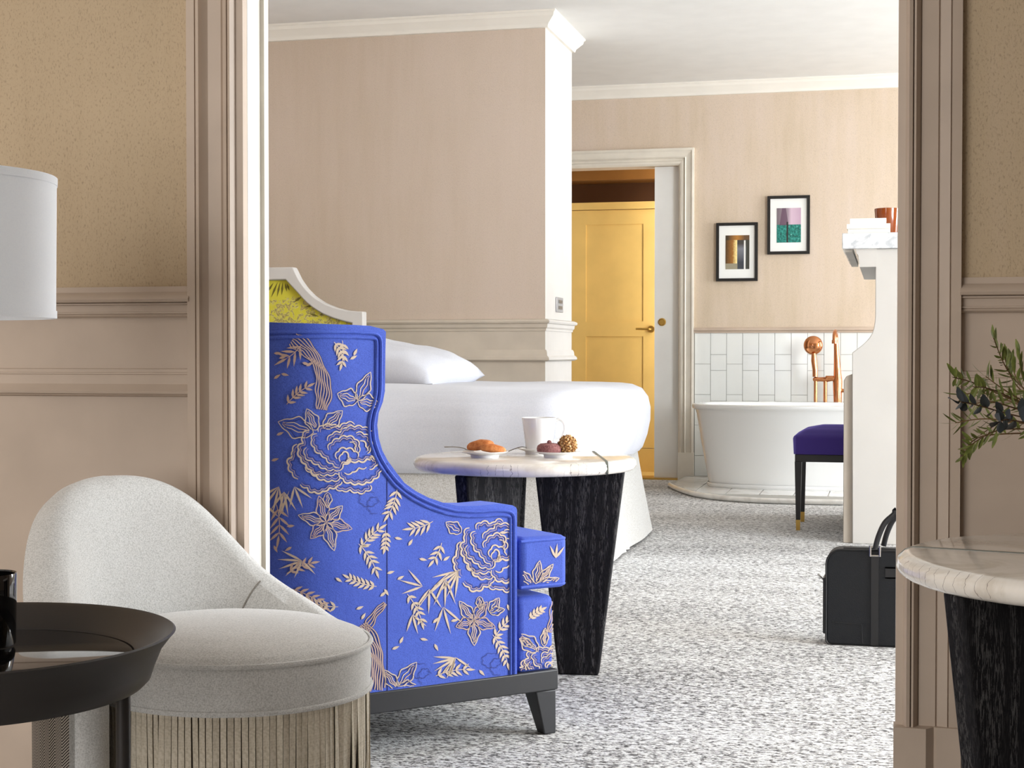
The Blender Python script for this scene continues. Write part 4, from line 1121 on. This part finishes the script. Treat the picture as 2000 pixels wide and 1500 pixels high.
for xx in (hx, BW-hx):
    bm = prism(NB(), [(-.011, .0), (.011, .0), (.011, zr_-.012), (-.011, zr_-.012)], lambda p: (bx+xx+p[0], bY-.004, max(.004, p[1])), lambda p: (bx+xx+p[0], bY+.001, max(.004, p[1])))
    st = obj('strap', bm, LEATHER2, bag)
    bm = NB(); zb_ = zr_
    for q in (-.014, .014): tube(bm, [(bx+xx+q, bY-.006, zb_-.016), (bx+xx+q, bY-.006, zb_+.016)], .004, 8)
    tube(bm, [(bx+xx-.014, bY-.006, zb_-.014), (bx+xx+.014, bY-.006, zb_-.014)], .003, 6); tube(bm, [(bx+xx-.014, bY-.006, zb_+.013), (bx+xx+.014, bY-.006, zb_+.013)], .003, 6)
    obj('buckle', bm, STEEL, bag, label='square steel buckle')
def handle(y, dx):
    zt_ = oy(1752, 996, bY).z
    q = [(hx, zr_+.006), (hx+.010, zr_+.045), (hx+.028, zr_+.085), (hx+.055, zt_-.012), (BW/2, zt_)]
    q = q+[(BW-x, z) for x, z in q[:-1][::-1]]
    bm = NB(); tube(bm, [(bx+p.x+dx, y, p.y) for p in smoothline([V(*p) for p in q], 6)], .0085, 10); return obj('handle', bm, LEATHER2, bag, 60)
handle(bY-.005, 0); handle(bY+BD*.8, .024)
bm = NB()
for x0, x1, z0, z1 in ((.203, .25, .236, .240), (.203, .207, .206, .240), (.203, .25, .206, .210)): box(bm, bx+x0-.03, bx+x1, bY-.003, bY+.001, z0, z1)
obj('logo_plate', bm, LEATHER2, bag)
bm = NB(); tube(bm, [(bx+.02, bY-.0005, .068), (bx+.105, bY-.0005, .066), (bx+.108, bY-.0005, .008)], .0012, 6); obj('corner_seam', bm, LEATHER2, bag)
bm = NB(); tube(bm, [(bx-.004, bY+.04, .185), (bx-.018, bY+.04, .198), (bx-.026, bY+.045, .206)], .003, 6); obj('strap_ring', bm, STEEL, bag)

# ================================================================ VANITY UNIT, STOOL, SHELF THINGS
vY = 7.22; vx1 = .30
def vv(px, py): p = oy(px, py, vY); return (p.x, p.z)
van = thing('vanity_unit', 'white vanity with curved end panel and grey marble shelf by the bath', 'vanity', (vv(1710, 900)[0], vY+.6, 0))
prof = [vv(*q) for q in ((1665, 1060), (1664.5, 689))]+[vv(*q) for q in ((1673, 682.5), (1681, 676.5), (1687.5, 671), (1693, 665.5), (1698.5, 659), (1703, 651.5), (1706.5, 642), (1708.5, 630), (1709.5, 618))]
zs0 = vv(1700, 486)[1]; zs1 = vv(1700, 455.5)[1]
prof[0] = (prof[0][0], 0.)
poly = prof+[(prof[-1][0], zs0), (vx1, zs0), (vx1, 0)]
for y, nm in ((vY, 'end_panel'), (vY+1.22, 'end_panel')):
    bm = prism(NB(), poly, lambda p: (p[0], y, p[1]), lambda p: (p[0], y+.045, p[1])); bevel(obj(nm, bm, VANW, van, 25), .003)
zst = vv(1655, 735)[1]; xst = vv(1647, 900)[0]
bm = prism(NB(), [(xst, 0), (xst, zst-.02), (xst+.012, zst), (prof[0][0]+.02, zst+.02), (prof[0][0]+.02, 0)], lambda p: (p[0], vY+.02, p[1]), lambda p: (p[0], vY+.06, p[1])); bevel(obj('front_trim', bm, paint('paint_vanity_edge', (176, 166, 154), .4), van), .003)
obj('back_panel', box(NB(), vx1-.03, vx1, vY+.045, vY+1.22, 0, zs0), VANW, van)
obj('desk_top', box(NB(), xst+.02, vx1-.03, vY+.06, vY+1.2, zst-.05, zst-.02), VANW, van)
xsh = vv(1645, 470)[0]
bevel(obj('shelf', box(NB(), xsh, vx1+.05, vY-.03, vY+1.3, zs0, zs1), MARBLEG, van, label='grey veined marble shelf'), .004)
xc0 = vv(1674, 500)[0]; xc1 = vv(1679, 521)[0]; zc_0 = vv(1690, 521.5)[1]
bm = prism(NB(), [(xc0-.006, zs0), (xc0-.002, zs0-.02), (xc0+.006, zs0-.03), (xc1, zc_0), (prof[-1][0]+.005, zc_0), (prof[-1][0]+.005, zs0)], lambda p: (p[0], vY-.012, p[1]), lambda p: (p[0], vY+1.25, p[1])); obj('cornice_beam', bm, VANW, van)
bm = prism(NB(), [(xsh+.006, zs0), (xc0-.02, zs0), (xc0-.02, zs0-.012), (xsh+.012, zs0-.012)], lambda p: (p[0], vY+.02, p[1]), lambda p: (p[0], vY+1.28, p[1])); obj('light_rail', bm, paint('paint_shelf_underside', (196, 192, 184), .5), van)
# books and candle
def sh_(px, py, Y): return oy(px, py, Y)
zq = [zs1, vv(1700, 445.3)[1], vv(1700, 435.5)[1], vv(1700, 424.5)[1]]
for (p0, p1), a, b, lab, yy in (((1656, 1739), zq[0], zq[1], 'lowest cream book of the stack on the marble shelf', 7.26), ((1654, 1739), zq[1], zq[2], 'middle cream book of the stack on the marble shelf', 7.255), ((1660, 1731), zq[2], zq[3], 'smallest cream book on top of the stack on the shelf', 7.265)):
    x0, x1 = oy(p0, 440, yy).x, oy(p1, 440, yy).x
    bk = thing('book', lab, 'book', ((x0+x1)/2, yy+.08, a), 'cream books on the marble shelf')
    t_ = .0035
    bm = NB(); box(bm, x0, x1, yy, yy+.15, a+.0003, a+t_); box(bm, x0, x1, yy, yy+.15, b-t_, b-.0003); box(bm, x0, x1, yy, yy+.003, a+t_, b-t_); obj('cover', bm, PAPERW, bk)
    obj('pages', box(NB(), x0+.003, x1-.003, yy+.003, yy+.146, a+t_, b-t_), PAGES, bk)
cx_ = oy(1732.5, 440, 7.5); r = (oy(1757, 440, 7.5).x-oy(1707, 440, 7.5).x)/2; hh = oy(1732, 408, 7.5).z-zs1
bm = NB(); lathe(bm, [(0, 0), (r*.80, 0), (r*.84, .004), (r, hh), (r*.97, hh+.001), (r*.93, hh-.003), (r*.8, .012), (0, .012)], V(cx_.x, 7.5, zs1), 40)
tag(obj('candle_glass', bm, AMBER, None, 40), 'amber glass candle holder behind the books on the shelf', 'candle')
# stool
sx0 = oy(1550, 870, 7.68).x; sx1 = sx0+.42; sy0, sy1 = 7.68, 8.12
stool = thing('stool', 'purple velvet stool with slim black legs and brass feet', 'stool', ((sx0+sx1)/2, (sy0+sy1)/2, 0))
zt0, zt1, zf = oy(1600, 888, sy0).z, oy(1600, 853, sy0).z, oy(1600, 903, sy0).z
bm = NB(); cc = V((sx0+sx1)/2, (sy0+sy1)/2, 0)
def seat(u, v):
    p, n = rrect(u, sx0, sx1, sy0, sy1, .012)
    tab = [(0, 0, zt0), (.12, 0, zt0), (.42, .004, zt1-.01), (.5, 0, zt1), (.62, -.05, zt1+.03), (.8, -.13, zt1+.048), (1, -.21, zt1+.052)]
    for (a, o1, z1), (b, o2, z2) in zip(tab, tab[1:]):
        if v <= b: t = (v-a)/(b-a); o_ = o1+(o2-o1)*t; z = z1+(z2-z1)*t; break
    w = max(0, 1+o_/.212) if o_ < 0 else 1
    q = cc+(p-cc)*w if o_ < 0 else p+n*o_
    return V(q.x, q.y, z)
R_ = grid(bm, seat, 80, 24, cu=True); bm.faces.new([r_[0] for r_ in R_][::-1]); bmesh.ops.remove_doubles(bm, verts=bm.verts, dist=.0005); obj('seat', bm, PURPLE, stool, 45)
bevel(obj('seat_frame', box(NB(), sx0+.006, sx1-.006, sy0+.006, sy1-.006, zf, zt0), BLACKLEG, stool), .003)
for a, b in ((0, 0), (1, 0), (0, 1), (1, 1)):
    x = sx0+.022+a*(sx1-sx0-.044); y = sy0+.022+b*(sy1-sy0-.044)
    def sq(w, z): return [(x-w, y-w, z), (x+w, y-w, z), (x+w, y+w, z), (x-w, y+w, z)]
    def fr(bm, A, B):
        va_ = [bm.verts.new(p) for p in A]; vb_ = [bm.verts.new(p) for p in B]; bm.faces.new(va_[::-1]); bm.faces.new(vb_)
        for i in range(4): bm.faces.new((va_[i], va_[(i+1) % 4], vb_[(i+1) % 4], vb_[i]))
        return bm
    lg = obj('leg', fr(NB(), sq(.0105, .052), sq(.017, zf+.001)), BLACKLEG, stool); obj('brass_cap', fr(NB(), sq(.0095, 0), sq(.0108, .052)), BRASS, lg, label='brass foot cap')

# ================================================================ BATH
pxf = [(1309, 952), (1318, 957), (1335, 964), (1360, 971), (1400, 977), (1460, 982), (1540, 985), (1647, 987)]
fl = [oz(x, y, 0) for x, y in pxf]
edge = smoothline([p.to_2d() for p in fl], 4)
bp = [(p.x, p.y) for p in edge]+[(XW, edge[-1].y), (XW, YF), (XC1+.002, YF), (XC1+.002, YF-.05), (edge[0].x+.03, YF-.05)]
bm = prism(NB(), bp, lambda p: (p[0], p[1], 0), lambda p: (p[0], p[1], .03))
plat = struct(obj('floor_bath', bm, GROUT), 'low pale stone platform under the bathtub')
# stone pieces of the platform: nosing and floor tiles
bm = NB(); tube(bm, [(p[0], p[1], .017) for p in bp[:len(edge)]], .0165, 10); obj('nosing', bm, PLATFORM, plat, 60)
def inside(x, y):
    # inside the curved edge
    for a, b in zip(edge, edge[1:]):
        if min(a.x, b.x) <= x <= max(a.x, b.x):
            t = (x-a.x)/(b.x-a.x); return y > a.y+(b.y-a.y)*t+.012
    return x > edge[0].x+.03 and (y > edge[-1].y+.012 if x > edge[-1].x else y > edge[0].y)
tx = .2; x = edge[0].x+.035; ti = 0
while x < .4:
    y = 9.2
    while y < YF-.02:
        q = [(x+.003, y+.003), (x+tx-.003, y+.003), (x+tx-.003, min(y+.4, YF)-.003), (x+.003, min(y+.4, YF)-.003)]
        q = [(a, b) for a, b in q]
        # clip the front side to the curve
        lo = []
        for i in range(7):
            xx = x+.003+(tx-.006)*i/6; yy = y+.003
            while not inside(xx, yy) and yy < y+.4: yy += .01
            lo.append((xx, yy))
        top = min(y+.4, YF)-.003
        lo = [(a, b) for a, b in lo if b < top-.02]
        if len(lo) >= 2 and not (lo[0][0] < XC1 and top > YF-.06):
            P = lo+[(lo[-1][0], top), (lo[0][0], top)]
            bm = prism(NB(), P, lambda p: (p[0], p[1], .026), lambda p: (p[0], p[1], .0335)); obj('floor_tile', bm, PLATFORM, plat)
        y += .4
    x += tx
zp = .0335
# bathtub
rimL = oy(1355, 790, 9.86).x; tubL, tubW = 1.72, .80
tcx, tcy = rimL+tubL/2, 9.86
baseF = oz(1500, 963, zp)
tub = thing('bathtub', 'white freestanding oval bathtub on the stone platform', 'bathtub', (tcx, tcy, zp))
zrim = oy(1500, 797, tcy-tubW/2).z+.012
def sell(a, rx, ry, e=.62):
    c_, s_ = math.cos(a), math.sin(a)
    return math.copysign(abs(c_)**e, c_)*rx, math.copysign(abs(s_)**e, s_)*ry
tp = [(.872, .80, zp), (.878, .806, zp+.02), (.90, .84, zp+.12), (.935, .90, zp+.28), (.968, .955, zrim-.06), (.978, .972, zrim-.035), (.985, .978, zrim-.03), (1., 1., zrim-.024), (1.004, 1.006, zrim-.012), (1.0, 1.0, zrim), (.985, .97, zrim+.004), (.93, .87, zrim), (.90, .82, zrim-.03), (.84, .72, zrim-.25), (.78, .6, zp+.14), (.5, .4, zp+.1), (.001, .001, zp+.1)]
bm = NB()
rows = []
for kx, ky, z in tp: rows.append([bm.verts.new((tcx+x_, tcy+y_, z)) for x_, y_ in (sell(2*PI*i/96, tubL/2*kx, tubW/2*ky) for i in range(96))])
for A, B in zip(rows, rows[1:]):
    for i in range(96): bm.faces.new((A[i], A[(i+1) % 96], B[(i+1) % 96], B[i]))
bm.faces.new(rows[0][::-1]); obj('tub', bm, ENAMEL, tub, 50)
bm = NB(); rows = []
for kx, ky, z in ((.885, .815, zp), (.892, .822, zp+.008), (.892, .822, zp+.022), (.886, .815, zp+.026)): rows.append([bm.verts.new((tcx+x_, tcy+y_, z)) for x_, y_ in (sell(2*PI*i/96, tubL/2*kx, tubW/2*ky) for i in range(96))])
for A, B in zip(rows, rows[1:]):
    for i in range(96): bm.faces.new((A[i], A[(i+1) % 96], B[(i+1) % 96], B[i]))
obj('plinth', bm, ENAMEL, tub, 50)
# copper bath mixer behind the tub
mY = 10.36
def mm(px, py, dy=0): return oy(px, py, mY+dy)
q = mm(1612, 800)
mix = thing('bath_mixer', 'polished copper bath mixer with hand shower behind the tub', 'tap', (mm(1636, 800).x, mY, zp))
bm = NB()
tube(bm, [V(mm(1636, 760).x, mY, zp), mm(1636, 790), mm(1636, 745), mm(1636, 735), mm(1635, 715), mm(1634, 690), mm(1633, 668)], [.026, .026, .032, .027, .022, .018, .015], 14); obj('riser', bm, COPPER, mix, 60)
bm = NB(); tube(bm, smoothline([mm(1633, 670), mm(1633, 655), mm(1632, 648, -.05), mm(1631, 648, -.12), mm(1630, 655, -.17), mm(1630, 667, -.18)], 6), .0135, 12); tube(bm, [mm(1630, 664, -.18), mm(1630, 671, -.18)], .018, 14); obj('spout', bm, COPPER, mix, 60)
bm = NB(); tube(bm, [mm(1592, 741), mm(1600, 741), mm(1612, 741), mm(1614, 740), mm(1626, 739), mm(1634, 742)], [.017, .014, .016, .022, .018, .024], 12); obj('cross_arm', bm, COPPER, mix, 60)
bm = NB(); tube(bm, [mm(1593, 742), V(mm(1593, 742).x, mY, zp)], .012, 10); obj('supply_pipe', bm, COPPER, mix)
bm = NB(); tube(bm, [mm(1612, 742), V(mm(1612, 742).x, mY, zp)], .013, 10); obj('supply_pipe', bm, COPPER, mix)
bm = NB(); bmesh.ops.create_icosphere(bm, subdivisions=3, radius=.016); bm.transform(Matrix.Translation(mm(1592, 741))); obj('joint', bm, COPPER, mix, 80)
bm = NB(); tube(bm, [mm(1636, 762), mm(1648, 763), mm(1656, 764)], [.016, .012, .018], 12); obj('tap_handle', bm, COPPER, mix, 60)
hs = obj('hand_shower', tube(NB(), [mm(1592, 736), mm(1592, 722), mm(1590, 704), mm(1589, 690)], [.017, .018, .020, .014], 12), COPPER, mix, 60)
bm = NB(); lathe(bm, [(0, .012), (.03, .010), (.052, 0), (.060, -.008), (.063, -.016), (.058, -.024), (.02, -.034), (0, -.034)], (0, 0, 0), 40); bm.transform(Matrix.Translation(mm(1588, 674.5)) @ Matrix.Rotation(PI/2, 4, 'X')); obj('shower_head', bm, COPPER, hs, 70)

# ================================================================ PICTURES
def print_mat(kind):
    m = M('print_'+kind, rough=.5)
    u, v = m.sep(m.coords(kind='UV'))[:2]
    nz = m.noise(14, 5, .7, m.coords(kind='UV'))
    if kind == 'interior':
        wall = m.ramp(m.math('ADD', u, m.math('MULTIPLY', m.math('SUBTRACT', nz, .5), .25)), [(0, (70, 48, 16)), (.3, (150, 98, 34)), (.44, (240, 214, 140)), (.5, (250, 235, 180))])
        dark = m.ramp(v, [(.2, (56, 60, 68)), (.6, (120, 122, 130)), (.75, (60, 56, 52))])
        c = m.mix(m.math('GREATER_THAN', u, .49), wall, dark)
        strip = m.math('MULTIPLY', m.math('GREATER_THAN', u, .77), m.math('LESS_THAN', u, .84)); strip = m.math('MULTIPLY', strip, m.math('LESS_THAN', v, .85))
        c = m.mix(strip, c, (226, 226, 220))
        c = m.mix(m.math('GREATER_THAN', u, .86), c, (58, 58, 50))
        c = m.mix(m.math('GREATER_THAN', v, .86), c, m.ramp(u, [(.1, (60, 44, 24)), (.5, (176, 118, 46)), (.8, (96, 68, 40))]))
        c = m.mix(m.math('MULTIPLY', m.math('LESS_THAN', v, .17), m.math('LESS_THAN', u, .5)), c, (150, 142, 120))
    else:
        sky = m.ramp(u, [(0, (110, 98, 104)), (.45, (150, 132, 142)), (.6, (206, 180, 196)), (1, (190, 160, 180))])
        sea = m.ramp(nz, [(.32, (8, 44, 46)), (.5, (16, 116, 104)), (.62, (52, 150, 138)), (.72, (190, 214, 206))])
        c = m.mix(m.math('LESS_THAN', v, .52), sky, sea)
        dk = m.math('LESS_THAN', m.math('ABSOLUTE', m.math('SUBTRACT', u, .30)), m.math('MULTIPLY', m.math('SUBTRACT', 1.35, v), .22))
        c = m.mix(m.math('MULTIPLY', m.math('MULTIPLY', dk, m.math('GREATER_THAN', v, .5)), .8), c, (92, 62, 84))
        bar = m.math('LESS_THAN', m.math('ABSOLUTE', m.math('SUBTRACT', u, .44)), .035)
        c = m.mix(m.math('MULTIPLY', bar, m.math('LESS_THAN', v, .6)), c, (36, 34, 30))
    m.color(c); return m.m
def picture(x0p, x1p, y0p, y1p, mw, mh0, mat, label):
    a, b = oy(x0p, y1p, YF-.022), oy(x1p, y0p, YF-.022); x0, x1, z0, z1 = a.x, b.x, a.z, b.z
    t = thing('picture_frame', label, 'picture', ((x0+x1)/2, YF-.012, z0))
    fw = .0195; bm = NB()
    R_ = [[(x0, z0), (x1, z0), (x1, z1), (x0, z1)], [(x0+fw, z0+fw), (x1-fw, z0+fw), (x1-fw, z1-fw), (x0+fw, z1-fw)]]
    vo_ = [[bm.verts.new((x, y, z)) for x, z in r_] for r_ in R_ for y in (YF-.024, YF-.001)]
    for i in range(4):
        j = (i+1) % 4
        bm.faces.new((vo_[0][i], vo_[0][j], vo_[2][j], vo_[2][i])); bm.faces.new((vo_[1][j], vo_[1][i], vo_[3][i], vo_[3][j]))
        bm.faces.new((vo_[0][j], vo_[0][i], vo_[1][i], vo_[1][j])); bm.faces.new((vo_[2][i], vo_[2][j], vo_[3][j], vo_[3][i]))
    obj('frame', bm, FRAMEB, t, 20)
    obj('mount', box(NB(), x0+fw, x1-fw, YF-.014, YF-.008, z0+fw, z1-fw), MATW, t)
    bm = NB(); uv = bm.loops.layers.uv.new('UVMap'); w, h = x1-x0, z1-z0
    px0, px1, pz0, pz1 = x0+w*mw[0], x0+w*mw[1], z0+h*mh0[0], z0+h*mh0[1]
    box(bm, px0, px1, YF-.0152, YF-.013, pz0, pz1)
    for f in bm.faces:
        for lp in f.loops: lp[uv].uv = ((lp.vert.co.x-px0)/(px1-px0), (lp.vert.co.z-pz0)/(pz1-pz0))
    obj('print', bm, mat, t)
picture(1398.5, 1480, 434, 549.5, (.225, .80), (.205, .785), print_mat('interior'), 'lower black framed picture with an amber-lit interior')
picture(1498.5, 1582, 381, 497, (.22, .79), (.20, .79), print_mat('teal'), 'upper black framed picture in teal and mauve')

# ================================================================ FOLIAGE
vz = cam2(.375*2.25, 2.25); vz.z = TH
bq = thing('foliage_arrangement', 'leafy green branches and dark eucalyptus in a vase on the near table', 'plant', vz)
bm = NB(); lathe(bm, [(0, .003), (.045, 0), (.06, .02), (.066, .07), (.052, .12), (.036, .15), (.038, .165), (.034, .165), (.032, .15), (.048, .12), (.06, .07), (.05, .012), (0, .01)], vz, 40)
obj('vase', bm, M('smoked_ceramic', (150, 120, 90), .3).m, bq, 60)
mouth = vz+V(0, 0, .155)
def leafmesh(L, w, mat, cup=.12):
    b = NB(); n = 5; A, B, C = [], [], []
    for i in range(n+1):
        t = i/n; ww = w*.5*math.sin(PI*(t*.94+.03))**.8; z = -.12*L*t*t
        A.append(b.verts.new((t*L, ww, z+cup*ww))); B.append(b.verts.new((t*L, 0, z))); C.append(b.verts.new((t*L, -ww, z+cup*ww)))
    for i in range(n): b.faces.new((A[i], B[i], B[i+1], A[i+1])); b.faces.new((B[i], C[i], C[i+1], B[i+1]))
    me = bpy.data.meshes.new('leaf'); b.to_mesh(me); b.free(); me.materials.append(mat)
    for p in me.polygons: p.use_smooth = True
    return me
LM = [leafmesh(.022, .0055, LEAFG), leafmesh(.027, .006, LEAFG), leafmesh(.017, .005, LEAFG)]
LD = [leafmesh(.026, .013, LEAFD, .3), leafmesh(.021, .011, LEAFD, .3)]
rf = random.Random(11)
def sprig(tip, mid, z0, z1, n, meshes, start=.35, name='sprig', side=.8):
    """tip/mid pixels, depths z0 (mid) and z1 (tip)"""
    P = smoothline([mouth-V(0, 0, .08), mouth, cam2((mid[0]-1000)/3000*z0, z0)+V(0, 0, CZ-(mid[1]-HOR)*z0/3000), cam2((tip[0]-1000)/3000*z1, z1)+V(0, 0, CZ-(tip[1]-HOR)*z1/3000)], 10)
    bm = NB(); m = len(P); tube(bm, P, [.0017*(1-.6*i/m) for i in range(m)], 5)
    st = obj(name, bm, STEM, bq, 60)
    inv = bq.location
    for i in range(n):
        t = start+(1-start)*(i+.5)/n; j = min(m-2, int(t*(m-1))); p = P[j].lerp(P[j+1], t*(m-1)-j); d = (P[j+1]-P[j]).normalized()
        up_ = V(0, 0, 1); sd = d.cross(up_).normalized(); u2 = sd.cross(d)
        a = (i % 2)*PI+rf.uniform(-.7, .7); dirv = (d*rf.uniform(.5, 1.1)+(sd*math.sin(a)*.6+u2*math.cos(a))*side).normalized()
        if i == n-1: dirv = d
        z_ = dirv.cross(sd if abs(dirv.dot(sd)) < .9 else u2).normalized(); y_ = z_.cross(dirv)
        mt = Matrix((dirv, y_, z_)).transposed().to_4x4()
        o = bpy.data.objects.new('leaf', meshes[rf.randrange(len(meshes))]); link(o, st)
        sc = rf.uniform(.8, 1.15); mt = Matrix.Translation(p-V(*inv)) @ mt @ Matrix.Rotation(rf.uniform(-.8, .8), 4, 'X') @ Matrix.Scale(sc, 4)
        o.matrix_local = mt
for tip, mid, a, b, n, st in (((1940, 660), (1985, 745), 2.25, 2.2, 26, .45), ((1960, 690), (1992, 760), 2.3, 2.25, 22, .45), ((1862, 737), (1930, 760), 2.2, 2.12, 30, .4), ((1880, 770), (1950, 775), 2.3, 2.3, 28, .4),
        ((1900, 755), (1960, 770), 2.15, 2.05, 28, .4), ((1975, 700), (2000, 760), 2.2, 2.25, 22, .4), ((1880, 892), (1930, 850), 2.2, 2.15, 26, .4), ((1866, 826), (1950, 820), 2.25, 2.25, 26, .4),
        ((1895, 870), (1970, 838), 2.15, 2.1, 24, .4), ((1990, 690), (2010, 760), 2.3, 2.35, 20, .4), ((1925, 735), (1975, 770), 2.2, 2.2, 26, .4), ((1900, 790), (1960, 790), 2.1, 2.1, 24, .4), ((1915, 850), (1975, 825), 2.3, 2.3, 22, .4)):
    sprig(tip, mid, a, b, n, LM, st)
sprig((1872, 784), (1940, 800), 2.06, 2.0, 17, LD, .4, 'eucalyptus_sprig', .75)
sprig((1950, 826), (1985, 822), 2.05, 2.0, 12, LD, .4, 'eucalyptus_sprig', .75)
